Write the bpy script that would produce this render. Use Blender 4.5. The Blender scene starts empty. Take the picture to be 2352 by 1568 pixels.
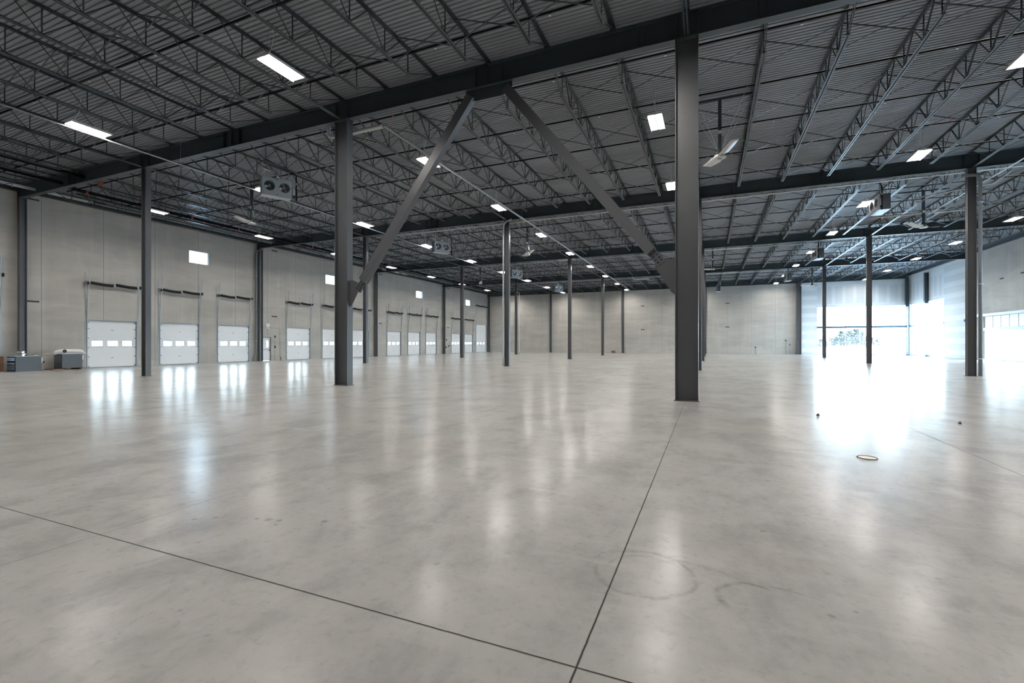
import bpy, math, random
from math import sin, cos, pi, radians, atan2, sqrt, hypot
from mathutils import Vector, Matrix

random.seed(7)
S = bpy.context.scene
COL = S.collection

# ------------------------------------------------------------------ camera
cam_d = bpy.data.cameras.new('camera')
cam = bpy.data.objects.new('camera', cam_d)
COL.objects.link(cam)
cam_d.sensor_width = 36.0
cam_d.lens = 1068.98 / 2352 * 36.0
cam_d.shift_y = (787.86 - 784.0) / 2352
cam_d.clip_start = 0.05
cam_d.clip_end = 2000
cam.location = (0, 0, 1.59)
cam.rotation_euler = (pi / 2, 0, radians(22.965))
S.camera = cam

# ------------------------------------------------------------------ world, sun, exposure
LAMP = 52.0
SKY = 11.0
w = bpy.data.worlds.new('sky')
S.world = w
w.use_nodes = True
nt = w.node_tree
bg = nt.nodes['Background']
tc = nt.nodes.new('ShaderNodeTexCoord')
sep = nt.nodes.new('ShaderNodeSeparateXYZ')
rmp = nt.nodes.new('ShaderNodeValToRGB')
nt.links.new(tc.outputs['Generated'], sep.inputs[0])
nt.links.new(sep.outputs['Z'], rmp.inputs[0])
rmp.color_ramp.elements[0].position = 0.0
rmp.color_ramp.elements[0].color = (0.78, 0.91, 1.0, 1)
rmp.color_ramp.elements[1].position = 0.7
rmp.color_ramp.elements[1].color = (0.30, 0.60, 1.0, 1)
nt.links.new(rmp.outputs[0], bg.inputs['Color'])
bg.inputs['Strength'].default_value = SKY

sun_d = bpy.data.lights.new('sun', 'SUN')
sun_d.energy = 12.0
sun_d.angle = radians(0.6)
sun_d.color = (1.0, 0.95, 0.87)
sun = bpy.data.objects.new('sun', sun_d)
COL.objects.link(sun)
sun.location = (60, 110, 60)
sun.rotation_euler = Vector((0.62, 0.45, 0.62)).to_track_quat('Z', 'Y').to_euler()

S.view_settings.view_transform = 'Standard'
S.view_settings.look = 'None'
S.view_settings.exposure = 1.93
S.view_settings.gamma = 1.0
S.view_settings.use_curve_mapping = False
cy = S.cycles
cy.use_adaptive_sampling = True
cy.adaptive_threshold = 0.02
cy.use_denoising = True
cy.max_bounces = 6
cy.diffuse_bounces = 4
cy.glossy_bounces = 3
cy.transmission_bounces = 4
cy.transparent_max_bounces = 8
cy.caustics_reflective = False
cy.caustics_refractive = False
cy.sample_clamp_indirect = 4.0
cy.use_light_tree = True

# ------------------------------------------------------------------ materials
def new_mat(name):
    m = bpy.data.materials.new(name)
    m.use_nodes = True
    n = m.node_tree
    return m, n, n.nodes['Principled BSDF']

def flat(name, rgb, rough=0.5, metal=0.0, var=0.08, scale=3.0, bump=0.0):
    """procedural painted surface: small noise variation in colour and gloss"""
    m, n, b = new_mat(name)
    t = n.nodes.new('ShaderNodeTexCoord')
    nz = n.nodes.new('ShaderNodeTexNoise')
    nz.inputs['Scale'].default_value = scale
    nz.inputs['Detail'].default_value = 4
    n.links.new(t.outputs['Object'], nz.inputs['Vector'])
    mx = n.nodes.new('ShaderNodeMix')
    mx.data_type = 'RGBA'
    mx.inputs['A'].default_value = tuple(c * (1 - var) for c in rgb) + (1,)
    mx.inputs['B'].default_value = tuple(min(1, c * (1 + var)) for c in rgb) + (1,)
    n.links.new(nz.outputs['Fac'], mx.inputs['Factor'])
    n.links.new(mx.outputs['Result'], b.inputs['Base Color'])
    b.inputs['Roughness'].default_value = rough
    b.inputs['Metallic'].default_value = metal
    if bump:
        bp = n.nodes.new('ShaderNodeBump')
        bp.inputs['Strength'].default_value = bump
        bp.inputs['Distance'].default_value = 0.01
        n.links.new(nz.outputs['Fac'], bp.inputs['Height'])
        n.links.new(bp.outputs['Normal'], b.inputs['Normal'])
    return m

class G:
    """tiny node-graph helper"""
    def __init__(s, n): s.n = n
    def node(s, t, **kw):
        x = s.n.nodes.new(t)
        for k, v in kw.items(): setattr(x, k, v)
        return x
    def put(s, sock, v):
        if isinstance(v, bpy.types.NodeSocket): s.n.links.new(v, sock)
        elif isinstance(v, tuple) and len(v) == 3 and sock.type == 'RGBA': sock.default_value = v + (1,)
        else: sock.default_value = v
    def m(s, op, a, b=0.0, c=0.0, clamp=False):
        x = s.node('ShaderNodeMath', operation=op, use_clamp=clamp)
        s.put(x.inputs[0], a); s.put(x.inputs[1], b)
        if len(x.inputs) > 2: s.put(x.inputs[2], c)
        return x.outputs[0]
    def noise(s, vec, scale, detail=4, rough=0.5, dist=0.0):
        x = s.node('ShaderNodeTexNoise')
        s.put(x.inputs['Vector'], vec)
        x.inputs['Scale'].default_value = scale
        x.inputs['Detail'].default_value = detail
        x.inputs['Roughness'].default_value = rough
        x.inputs['Distortion'].default_value = dist
        return x.outputs['Fac']
    def mapv(s, vec, scale=(1, 1, 1), loc=(0, 0, 0), rot=(0, 0, 0)):
        x = s.node('ShaderNodeMapping')
        s.put(x.inputs['Vector'], vec)
        x.inputs['Scale'].default_value = scale
        x.inputs['Location'].default_value = loc
        x.inputs['Rotation'].default_value = rot
        return x.outputs[0]
    def ramp(s, v, a, b):
        x = s.node('ShaderNodeMapRange')
        x.interpolation_type = 'SMOOTHSTEP'
        s.put(x.inputs['Value'], v)
        x.inputs['From Min'].default_value = a
        x.inputs['From Max'].default_value = b
        return x.outputs[0]
    def mix(s, f, a, b, blend='MIX'):
        x = s.node('ShaderNodeMix', data_type='RGBA', blend_type=blend)
        s.put(x.inputs['Factor'], f); s.put(x.inputs['A'], a); s.put(x.inputs['B'], b)
        return x.outputs['Result']
    def xyz(s, vec):
        x = s.node('ShaderNodeSeparateXYZ')
        s.put(x.inputs[0], vec)
        return x.outputs

X0, Y0, DX, DY = -0.571, 13.76, 12.192, 15.543
GX = [X0 + DX * i for i in range(-3, 3)]
GY = [Y0 + DY * j for j in range(-2, 5)]
XL, XR, YF, YB = -36.95, 24.0, 76.1, -17.7
XGC, YG = 11.95, 76.1
DECK = 10.83

def floor_material():
    m, n, b = new_mat('polished_concrete')
    g = G(n)
    P = g.node('ShaderNodeNewGeometry').outputs['Position']
    x, y, z = g.xyz(P)
    big = g.noise(g.mapv(P, (0.25, 0.25, 1)), 1.0, 6, 0.65, 0.1)
    mid = g.noise(g.mapv(P, (1.2, 0.8, 1), (0, 0, 0), (0, 0, 0.6)), 1.1, 9, 0.68, 0.15)
    fin = g.noise(P, 14.0, 6, 0.7)
    streak = g.noise(g.mapv(P, (0.5, 3.0, 1), (0, 0, 0), (0, 0, 0.5)), 1.3, 5, 0.6, 0.5)
    col = g.mix(g.ramp(big, 0.3, 0.7), (0.43, 0.42, 0.405), (0.53, 0.515, 0.50))
    col = g.mix(g.m('MULTIPLY', g.ramp(mid, 0.42, 0.68), 0.62), col, (0.30, 0.296, 0.29))
    col = g.mix(g.m('MULTIPLY', g.ramp(streak, 0.5, 0.8), 0.5), col, (0.58, 0.56, 0.53))
    col = g.mix(g.m('MULTIPLY', g.ramp(fin, 0.5, 0.75), 0.45), col, (0.28, 0.275, 0.27))
    # rusty tint here and there
    rust = g.noise(g.mapv(P, (0.35, 0.35, 1), (7, 3, 0)), 1.0, 3, 0.5)
    col = g.mix(g.m('MULTIPLY', g.ramp(rust, 0.55, 0.75), 0.3), col, (0.46, 0.40, 0.345))
    # saw cuts
    wob = g.m('MULTIPLY', g.m('SUBTRACT', g.noise(P, 9.0, 3), 0.5), 0.006)
    def cut(co, off, step, wd):
        t = g.m('DIVIDE', g.m('ADD', g.m('SUBTRACT', co, off), wob), step)
        fr = g.m('ABSOLUTE', g.m('SUBTRACT', t, g.m('ROUND', t)))
        d = g.m('MULTIPLY', fr, step)
        return g.m('SUBTRACT', 1.0, g.ramp(d, wd * 0.45, wd))
    def one(co, off, wd):
        d = g.m('ABSOLUTE', g.m('ADD', g.m('SUBTRACT', co, off), wob))
        return g.m('SUBTRACT', 1.0, g.ramp(d, wd * 0.5, wd))
    fx = cut(x, -0.60, DX / 3, 0.011)
    fy = cut(y, 13.88, DY / 4, 0.011)
    faint = g.m('MULTIPLY', g.m('MAXIMUM', fx, fy), 0.5)
    d1 = one(x, -0.60, 0.0056)
    d2 = one(y, 2.225, 0.0056)
    d3 = g.m('MULTIPLY', one(x, -0.60 + DX / 3, 0.010), 0.85)
    dark = g.m('MAXIMUM', g.m('MAXIMUM', d1, d2), g.m('MAXIMUM', d3, faint))
    # tyre scuffs: broken rings
    def ring(cx, cy_, r, wd, a0, a1, s):
        v = g.node('ShaderNodeVectorMath', operation='DISTANCE')
        g.put(v.inputs[0], P); v.inputs[1].default_value = (cx, cy_, 0)
        dd = g.m('ADD', g.m('SUBTRACT', v.outputs['Value'], r), g.m('MULTIPLY', g.m('SUBTRACT', g.noise(P, 6.0, 3), 0.5), 0.06))
        band = g.m('SUBTRACT', 1.0, g.ramp(g.m('ABSOLUTE', dd), 0.0, wd))
        ang = g.m('ARCTAN2', g.m('SUBTRACT', y, cy_), g.m('SUBTRACT', x, cx))
        am = g.m('MULTIPLY', g.ramp(ang, a0, a0 + 0.5), g.m('SUBTRACT', 1.0, g.ramp(ang, a1 - 0.5, a1)))
        br = g.ramp(g.noise(g.mapv(P, (1, 1, 1)), 9.0, 6, 0.7), 0.28, 0.66)
        return g.m('MULTIPLY', g.m('MULTIPLY', band, am), g.m('MULTIPLY', br, s))
    rs = [ring(-0.42, 3.33, 0.33, 0.035, -3.3, 2.6, 0.55), ring(-0.40, 3.32, 0.27, 0.025, 0.2, 3.3, 0.35),
          ring(-0.15, 3.10, 0.50, 0.035, 0.7, 2.2, 0.45), ring(-0.42, 3.33, 0.37, 0.01, 1.2, 3.3, 0.4),
          ring(0.26, 3.22, 0.22, 0.032, 0.9, 3.3, 0.8), ring(0.26, 3.22, 0.20, 0.045, -3.3, -2.2, 0.9),
          ring(0.36, 2.80, 0.66, 0.016, 0.9, 1.9, 0.75)]
    sc = rs[0]
    for r in rs[1:]: sc = g.m('MAXIMUM', sc, r)
    spots = g.m('MULTIPLY', g.ramp(g.noise(g.mapv(P, (1, 1, 1), (3, 9, 0)), 5.5, 2), 0.73, 0.79), 0.35)
    sc = g.m('MAXIMUM', sc, spots)
    for (sx, sy, sr) in ((-3.77, 2.98, 0.035), (-3.66, 3.0, 0.05), (-3.55, 3.03, 0.035), (-3.50, 2.95, 0.03), (-3.16, 3.17, 0.04), (-4.28, 2.75, 0.035), (-4.15, 2.86, 0.03), (-2.9, 1.78, 0.02), (0.66, 3.22, 0.03), (0.80, 3.33, 0.022), (0.42, 4.45, 0.03)):
        v = g.node('ShaderNodeVectorMath', operation='DISTANCE')
        g.put(v.inputs[0], g.mapv(P, (1, 1.0, 1))); v.inputs[1].default_value = (sx, sy, 0)
        dd = g.m('ADD', v.outputs['Value'], g.m('MULTIPLY', g.m('SUBTRACT', fin, 0.5), sr * 2.5))
        sc = g.m('MAXIMUM', sc, g.m('MULTIPLY', g.m('SUBTRACT', 1.0, g.ramp(dd, sr * 0.2, sr)), 0.6))
    col = g.mix(g.m('MULTIPLY', sc, 0.62), col, (0.11, 0.11, 0.11))
    col = g.mix(dark, col, (0.035, 0.03, 0.028))
    g.put(b.inputs['Base Color'], col)
    rg = g.m('ADD', 0.15, g.m('MULTIPLY', mid, 0.14))
    rg = g.m('ADD', rg, g.m('MULTIPLY', dark, 0.4))
    g.put(b.inputs['Roughness'], rg)
    b.inputs['IOR'].default_value = 1.2
    bp = g.node('ShaderNodeBump')
    wv = g.noise(g.mapv(P, (0.9, 0.9, 1)), 3.2, 3, 0.5)
    hh = g.m('SUBTRACT', g.m('MULTIPLY', wv, 0.35), g.m('MULTIPLY', dark, 0.8))
    bp.inputs['Strength'].default_value = 0.35
    bp.inputs['Distance'].default_value = 0.004
    g.put(bp.inputs['Height'], hh)
    g.put(b.inputs['Normal'], bp.outputs['Normal'])
    return m

def wall_material(name, axis, off):
    """precast concrete: horizontal casting bands, vertical panel joints, vertical stains"""
    m, n, b = new_mat(name)
    g = G(n)
    P = g.node('ShaderNodeNewGeometry').outputs['Position']
    x, y, z = g.xyz(P)
    u = y if axis == 'y' else x
    sc = (1, 0.22, 1.0) if axis == 'y' else (0.22, 1, 1.0)
    band = g.noise(g.mapv(P, sc), 1.0, 6, 0.6, 0.4)
    vs = (1, 1.1, 0.16) if axis == 'y' else (1.1, 1, 0.16)
    vert = g.noise(g.mapv(P, vs), 1.0, 4, 0.6, 0.3)
    fin = g.noise(P, 7.0, 8, 0.7)
    blot = g.noise(g.mapv(P, (0.3, 0.3, 0.5)), 1.0, 4, 0.55)
    col = g.mix(g.ramp(band, 0.2, 0.85), (0.38, 0.37, 0.335), (0.53, 0.51, 0.47))
    col = g.mix(g.m('MULTIPLY', g.ramp(vert, 0.5, 0.8), 0.6), col, (0.56, 0.55, 0.53))
    col = g.mix(g.m('MULTIPLY', g.ramp(vert, 0.5, 0.2), 0.35), col, (0.34, 0.325, 0.30))
    col = g.mix(g.m('MULTIPLY', g.ramp(blot, 0.5, 0.75), 0.35), col, (0.44, 0.41, 0.36))
    col = g.mix(g.m('MULTIPLY', g.ramp(fin, 0.5, 0.8), 0.15), col, (0.36, 0.35, 0.34))
    t = g.m('DIVIDE', g.m('SUBTRACT', u, off), 3.11)
    fr = g.m('MULTIPLY', g.m('ABSOLUTE', g.m('SUBTRACT', t, g.m('ROUND', t))), 3.11)
    j = g.m('SUBTRACT', 1.0, g.ramp(fr, 0.008, 0.02))
    smear = g.m('MULTIPLY', g.m('SUBTRACT', 1.0, g.ramp(fr, 0.05, 0.35)), g.m('MULTIPLY', g.noise(g.mapv(P, (1, 1, 0.3)), 1.5, 3), 0.45))
    col = g.mix(smear, col, (0.52, 0.51, 0.50))
    col = g.mix(g.m('MULTIPLY', j, 0.65), col, (0.10, 0.10, 0.095))
    g.put(b.inputs['Base Color'], col)
    b.inputs['Roughness'].default_value = 0.75
    bp = g.node('ShaderNodeBump')
    bp.inputs['Strength'].default_value = 0.3
    bp.inputs['Distance'].default_value = 0.01
    g.put(bp.inputs['Height'], g.m('SUBTRACT', fin, j))
    g.put(b.inputs['Normal'], bp.outputs['Normal'])
    return m

def drywall_material():
    """taped gypsum board: white compound bands between greyish paper boards"""
    m, n, b = new_mat('taped_drywall')
    g = G(n)
    P = g.node('ShaderNodeNewGeometry').outputs['Position']
    x, y, z = g.xyz(P)
    u = g.m('ADD', x, y)
    def stripe(c, step, off, half):
        t = g.m('DIVIDE', g.m('SUBTRACT', c, off), step)
        fr = g.m('MULTIPLY', g.m('ABSOLUTE', g.m('SUBTRACT', t, g.m('ROUND', t))), step)
        return g.m('SUBTRACT', 1.0, g.ramp(fr, half * 0.8, half * 1.1))
    v = stripe(u, 1.22, 0.3, 0.2)
    hgt = g.m('MAXIMUM', g.m('LESS_THAN', g.m('ABSOLUTE', g.m('SUBTRACT', z, 6.75)), 0.25),
              g.m('GREATER_THAN', z, 9.35))
    f = g.m('MAXIMUM', v, hgt)
    # narrow piers: bands run level instead
    pier = g.m('MAXIMUM', g.m('MULTIPLY', g.m('LESS_THAN', x, 13.80), g.m('GREATER_THAN', y, 75.0)),
               g.m('MULTIPLY', g.m('LESS_THAN', y, 66.35), g.m('GREATER_THAN', x, 20.0)))
    hz = stripe(z, 1.22, 0.6, 0.27)
    f = g.m('ADD', g.m('MULTIPLY', f, g.m('SUBTRACT', 1.0, pier)), g.m('MULTIPLY', hz, pier))
    nz = g.noise(P, 2.5, 4)
    col = g.mix(f, (0.53, 0.55, 0.555), (0.62, 0.64, 0.645))
    col = g.mix(g.m('MULTIPLY', nz, 0.15), col, (0.45, 0.47, 0.47))
    g.put(b.inputs['Base Color'], col)
    b.inputs['Roughness'].default_value = 0.8
    return m

def glass_material():
    m = bpy.data.materials.new('window_glass')
    m.use_nodes = True
    n = m.node_tree
    n.nodes.clear()
    g = G(n)
    out = g.node('ShaderNodeOutputMaterial')
    tr = g.node('ShaderNodeBsdfTransparent')
    tr.inputs[0].default_value = (0.93, 0.97, 0.97, 1)
    gl = g.node('ShaderNodeBsdfGlossy')
    gl.inputs['Roughness'].default_value = 0.03
    fr = g.node('ShaderNodeFresnel')
    fr.inputs['IOR'].default_value = 1.45
    nz = g.noise(g.node('ShaderNodeTexCoord').outputs['Object'], 0.8, 2)
    f = g.m('MULTIPLY', fr.outputs[0], g.m('ADD', 0.75, g.m('MULTIPLY', nz, 0.2)))
    mx = g.node('ShaderNodeMixShader')
    n.links.new(f, mx.inputs[0]); n.links.new(tr.outputs[0], mx.inputs[1]); n.links.new(gl.outputs[0], mx.inputs[2])
    n.links.new(mx.outputs[0], out.inputs['Surface'])
    return m

def lamp_material():
    m = bpy.data.materials.new('lit_diffuser')
    m.use_nodes = True
    n = m.node_tree
    n.nodes.clear()
    g = G(n)
    out = g.node('ShaderNodeOutputMaterial')
    em = g.node('ShaderNodeEmission')
    nz = g.noise(g.node('ShaderNodeTexCoord').outputs['Object'], 2.0, 2)
    g.put(em.inputs['Color'], g.mix(nz, (1.0, 0.94, 0.88), (1.0, 0.96, 0.91)))
    em.inputs['Strength'].default_value = LAMP
    n.links.new(em.outputs[0], out.inputs['Surface'])
    return m

def deck_material():
    m, n, b = new_mat('painted_deck')
    g = G(n)
    P = g.node('ShaderNodeNewGeometry').outputs['Position']
    nz = g.noise(g.mapv(P, (0.4, 3.0, 1)), 1.0, 5, 0.6)
    n2 = g.noise(g.mapv(P, (0.15, 0.15, 1)), 1.0, 3, 0.5)
    col = g.mix(nz, (0.20, 0.215, 0.235), (0.30, 0.32, 0.345))
    col = g.mix(g.m('MULTIPLY', g.ramp(n2, 0.45, 0.7), 0.4), col, (0.10, 0.098, 0.10))
    g.put(b.inputs['Base Color'], col)
    b.inputs['Roughness'].default_value = 0.5
    return m

M = dict(
    floor=floor_material(),
    wall_l=wall_material('precast_concrete_left', 'y', 14.72),
    wall_f=wall_material('precast_concrete_far', 'x', -0.6),
    wall_r=wall_material('precast_concrete_right', 'y', 55.25),
    dry=drywall_material(),
    glass=glass_material(),
    lamp=lamp_material(),
    deck=deck_material(),
    steel=flat('dark_grey_steel_paint', (0.040, 0.055, 0.064), 0.42, 0.0, 0.10, 2.0),
    column=flat('charcoal_column_paint', (0.085, 0.089, 0.097), 0.38, 0.0, 0.08, 1.0),
    joist=flat('joist_grey_paint', (0.050, 0.064, 0.071), 0.34, 0.0, 0.10, 2.0),
    bolt=flat('black_bolt_steel', (0.012, 0.012, 0.014), 0.4, 0.3),
    black=flat('black_pipe', (0.010, 0.010, 0.011), 0.95, 0.0),
    red=flat('orange_red_coupling', (0.26, 0.05, 0.022), 0.6),
    pvc=flat('white_pvc', (0.62, 0.63, 0.62), 0.35, 0.0, 0.05),
    galv=flat('galvanised_pipe', (0.50, 0.53, 0.54), 0.42, 0.55, 0.12, 5.0),
    galvd=flat('dull_galvanised_conduit', (0.42, 0.45, 0.46), 0.45, 0.4, 0.12, 5.0),
    rainp=flat('painted_drain_pipe', (0.20, 0.215, 0.23), 0.4, 0.0, 0.06),
    door=flat('white_door_panel', (0.84, 0.86, 0.87), 0.35, 0.0, 0.03, 1.5),
    frame=flat('grey_door_frame', (0.22, 0.25, 0.27), 0.45),
    manframe=flat('brown_grey_door_frame', (0.16, 0.15, 0.145), 0.5),
    rubber=flat('black_rubber', (0.015, 0.015, 0.016), 0.6),
    spring=flat('black_spring_steel', (0.006, 0.006, 0.007), 0.8),
    heater=flat('grey_heater_casing', (0.46, 0.51, 0.54), 0.4, 0.0, 0.04),
    heaterd=flat('slate_heater_casing', (0.085, 0.10, 0.115), 0.4, 0.0, 0.04),
    louver=flat('heater_louver_metal', (0.28, 0.31, 0.38), 0.3, 0.4, 0.08),
    chrome=flat('bright_flue_metal', (0.7, 0.71, 0.72), 0.22, 0.9, 0.05),
    brass=flat('brass_fitting', (0.4, 0.28, 0.12), 0.35, 0.7),
    fan=flat('white_fan_blade', (0.62, 0.60, 0.57), 0.4, 0.0, 0.05),
    white=flat('white_plastic', (0.75, 0.75, 0.74), 0.4, 0.0, 0.04),
    wood=flat('rough_pallet_wood', (0.22, 0.13, 0.075), 0.8, 0.0, 0.3, 6.0, 0.3),
    wrap=flat('white_shrink_wrap', (0.72, 0.72, 0.70), 0.25, 0.0, 0.08, 8.0, 0.4),
    mull=flat('blue_grey_mullion', (0.06, 0.10, 0.13), 0.4),
    mullw=flat('silver_mullion', (0.45, 0.50, 0.53), 0.4, 0.3),
    plate=flat('dark_embed_plate', (0.045, 0.045, 0.05), 0.6),
    panel=flat('light_metal_liner', (0.50, 0.56, 0.58), 0.45, 0.1, 0.08, 1.0),
    beam=flat('pale_steel_header', (0.33, 0.37, 0.39), 0.45, 0.2, 0.06),
    pave=flat('sunlit_pavement', (0.42, 0.42, 0.41), 0.9, 0.0, 0.1, 0.1),
    leaf=flat('grey_green_foliage', (0.060, 0.056, 0.045), 0.9, 0.0, 0.35, 1.0),
    bark=flat('brown_bark', (0.10, 0.075, 0.05), 0.9, 0.0, 0.3, 4.0),
    fixture=flat('white_fixture_housing', (0.7, 0.7, 0.69), 0.35, 0.0, 0.03),
    ring=flat('floor_cap_brass', (0.68, 0.60, 0.46), 0.4, 0.3),
    guard=flat('dark_fan_guard', (0.02, 0.022, 0.025), 0.4, 0.2),
    yellow=flat('yellow_tag', (0.6, 0.5, 0.1), 0.5),
)

M['black'].node_tree.nodes['Principled BSDF'].inputs['Specular IOR Level'].default_value = 0.05

# ------------------------------------------------------------------ mesh helpers
class MB:
    def __init__(s): s.v = []; s.f = []; s.mi = []; s.mats = []; s.sm = []
    def _m(s, mat):
        if mat not in s.mats: s.mats.append(mat)
        return s.mats.index(mat)
    def add(s, vs, fs, mat, smooth=False):
        o = len(s.v); s.v += [tuple(v) for v in vs]
        k = s._m(mat)
        for f in fs:
            s.f.append(tuple(i + o for i in f)); s.mi.append(k); s.sm.append(smooth)
        return s
    def box(s, a, b, mat):
        x0, y0, z0 = (min(a[i], b[i]) for i in range(3)); x1, y1, z1 = (max(a[i], b[i]) for i in range(3))
        vs = [(x0, y0, z0), (x1, y0, z0), (x1, y1, z0), (x0, y1, z0), (x0, y0, z1), (x1, y0, z1), (x1, y1, z1), (x0, y1, z1)]
        return s.add(vs, [(0, 3, 2, 1), (4, 5, 6, 7), (0, 1, 5, 4), (1, 2, 6, 5), (2, 3, 7, 6), (3, 0, 4, 7)], mat)
    def bar(s, p, q, w, h, mat, up=(0, 0, 1)):
        """rectangular bar from p to q; w sideways, h along up"""
        p, q = Vector(p), Vector(q); d = (q - p).normalized(); up = Vector(up)
        if abs(d.dot(up)) > 0.98: up = Vector((0, 1, 0))
        r = d.cross(up).normalized(); u = r.cross(d).normalized()
        vs = []
        for c in (p, q):
            for a, b2 in ((-1, -1), (1, -1), (1, 1), (-1, 1)):
                vs.append(c + r * (a * w / 2) + u * (b2 * h / 2))
        return s.add(vs, [(3, 2, 1, 0), (4, 5, 6, 7), (0, 1, 5, 4), (1, 2, 6, 5), (2, 3, 7, 6), (3, 0, 4, 7)], mat)
    def tube(s, pts, r, mat, n=10, cap=True, smooth=True):
        pts = [Vector(p) for p in pts]; rs = r if isinstance(r, (list, tuple)) else [r] * len(pts)
        vs, fs = [], []
        ref = None
        for i, p in enumerate(pts):
            d = (pts[min(i + 1, len(pts) - 1)] - pts[max(i - 1, 0)]).normalized()
            if ref is None: ref = Vector((0, 0, 1)) if abs(d.z) < 0.9 else Vector((1, 0, 0))
            a = (ref - d * ref.dot(d)).normalized(); b2 = d.cross(a); ref = a
            for k in range(n):
                t = 2 * pi * k / n
                vs.append(p + a * (cos(t) * rs[i]) + b2 * (sin(t) * rs[i]))
        for i in range(len(pts) - 1):
            for k in range(n):
                fs.append((i * n + k, i * n + (k + 1) % n, (i + 1) * n + (k + 1) % n, (i + 1) * n + k))
        s.add(vs, fs, mat, smooth)
        if cap:
            o = len(s.v) - len(vs); k = s._m(mat)
            s.f.append(tuple(o + i for i in reversed(range(n)))); s.mi.append(k); s.sm.append(False)
            s.f.append(tuple(o + (len(pts) - 1) * n + i for i in range(n))); s.mi.append(k); s.sm.append(False)
        return s
    def ibeam(s, p, q, depth, width, tf, tw, mat, up=(0, 0, 1)):
        """rolled section; depth along up, flanges of the given width"""
        p, q = Vector(p), Vector(q); d = (q - p).normalized(); up = Vector(up)
        r = d.cross(up).normalized(); u = r.cross(d).normalized()
        D, W = depth / 2, width / 2
        pr = [(-W, -D), (W, -D), (W, -D + tf), (tw / 2, -D + tf), (tw / 2, D - tf), (W, D - tf), (W, D), (-W, D), (-W, D - tf), (-tw / 2, D - tf), (-tw / 2, -D + tf), (-W, -D + tf)]
        vs = [c + r * a + u * b2 for c in (p, q) for a, b2 in pr]
        n = 12
        fs = [(k, (k + 1) % n, n + (k + 1) % n, n + k) for k in range(n)]
        fs += [(0, 11, 2, 1), (11, 10, 3, 2), (10, 9, 4, 3), (9, 8, 5, 4), (8, 7, 6, 5)]
        fs += [(n + 0, n + 1, n + 2, n + 11), (n + 11, n + 2, n + 3, n + 10), (n + 10, n + 3, n + 4, n + 9), (n + 9, n + 4, n + 5, n + 8), (n + 8, n + 5, n + 6, n + 7)]
        return s.add(vs, fs, mat)
    def prism(s, poly, axis, a, b, mat):
        """extrude a 2-D polygon along an axis ('x','y','z')"""
        def P(u, v, t): return {'x': (t, u, v), 'y': (u, t, v), 'z': (u, v, t)}[axis]
        n = len(poly)
        vs = [P(u, v, a) for u, v in poly] + [P(u, v, b) for u, v in poly]
        fs = [tuple(range(n)), tuple(reversed(range(n, 2 * n)))] + [(i, i + n, (i + 1) % n + n, (i + 1) % n) for i in range(n)]
        return s.add(vs, fs, mat)
    def mesh(s, name):
        me = bpy.data.meshes.new(name)
        me.from_pydata(s.v, [], s.f)
        for m in s.mats: me.materials.append(m)
        me.polygons.foreach_set('material_index', s.mi)
        me.polygons.foreach_set('use_smooth', s.sm)
        me.update()
        return me
    def obj(s, name, parent=None, loc=None):
        return link(name, s.mesh(name), parent, loc)

def link(name, me, parent=None, loc=None, rz=0.0):
    o = bpy.data.objects.new(name, me)
    COL.objects.link(o)
    if parent is not None: o.parent = parent
    if loc is not None: o.location = loc
    if rz: o.rotation_euler = (0, 0, rz)
    return o

def tag(o, label, cat, group=None):
    o['label'] = label; o['category'] = cat
    if group: o['group'] = group
    return o

def thing(name, label, cat, loc=(0, 0, 0), rz=0.0, group=None):
    o = link(name, None, None, loc, rz)
    o.empty_display_size = 0.2
    return tag(o, label, cat, group)

def struct(o):
    o['kind'] = 'structure'
    return o

def kids_of(o): return [c for c in bpy.data.objects if c.parent == o]

def copy_tree(root, kids, loc, rz, label, group=None):
    """kids: list of (part, [sub-parts])"""
    r = root.copy(); COL.objects.link(r); r.location = loc; r.rotation_euler = (0, 0, rz)
    r['label'] = label
    if group: r['group'] = group
    for k, subs in kids:
        c = k.copy(); COL.objects.link(c); c.parent = r
        for g_ in subs:
            d = g_.copy(); COL.objects.link(d); d.parent = c
    return r

ORD = ['zeroth', 'first', 'second', 'third', 'fourth', 'fifth', 'sixth', 'seventh', 'eighth', 'ninth', 'tenth', 'eleventh', 'twelfth',
       'thirteenth', 'fourteenth', 'fifteenth', 'sixteenth', 'seventeenth', 'eighteenth', 'nineteenth', 'twentieth', 'twenty-first',
       'twenty-second', 'twenty-third', 'twenty-fourth', 'twenty-fifth', 'twenty-sixth', 'twenty-seventh', 'twenty-eighth', 'twenty-ninth', 'thirtieth']

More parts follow.
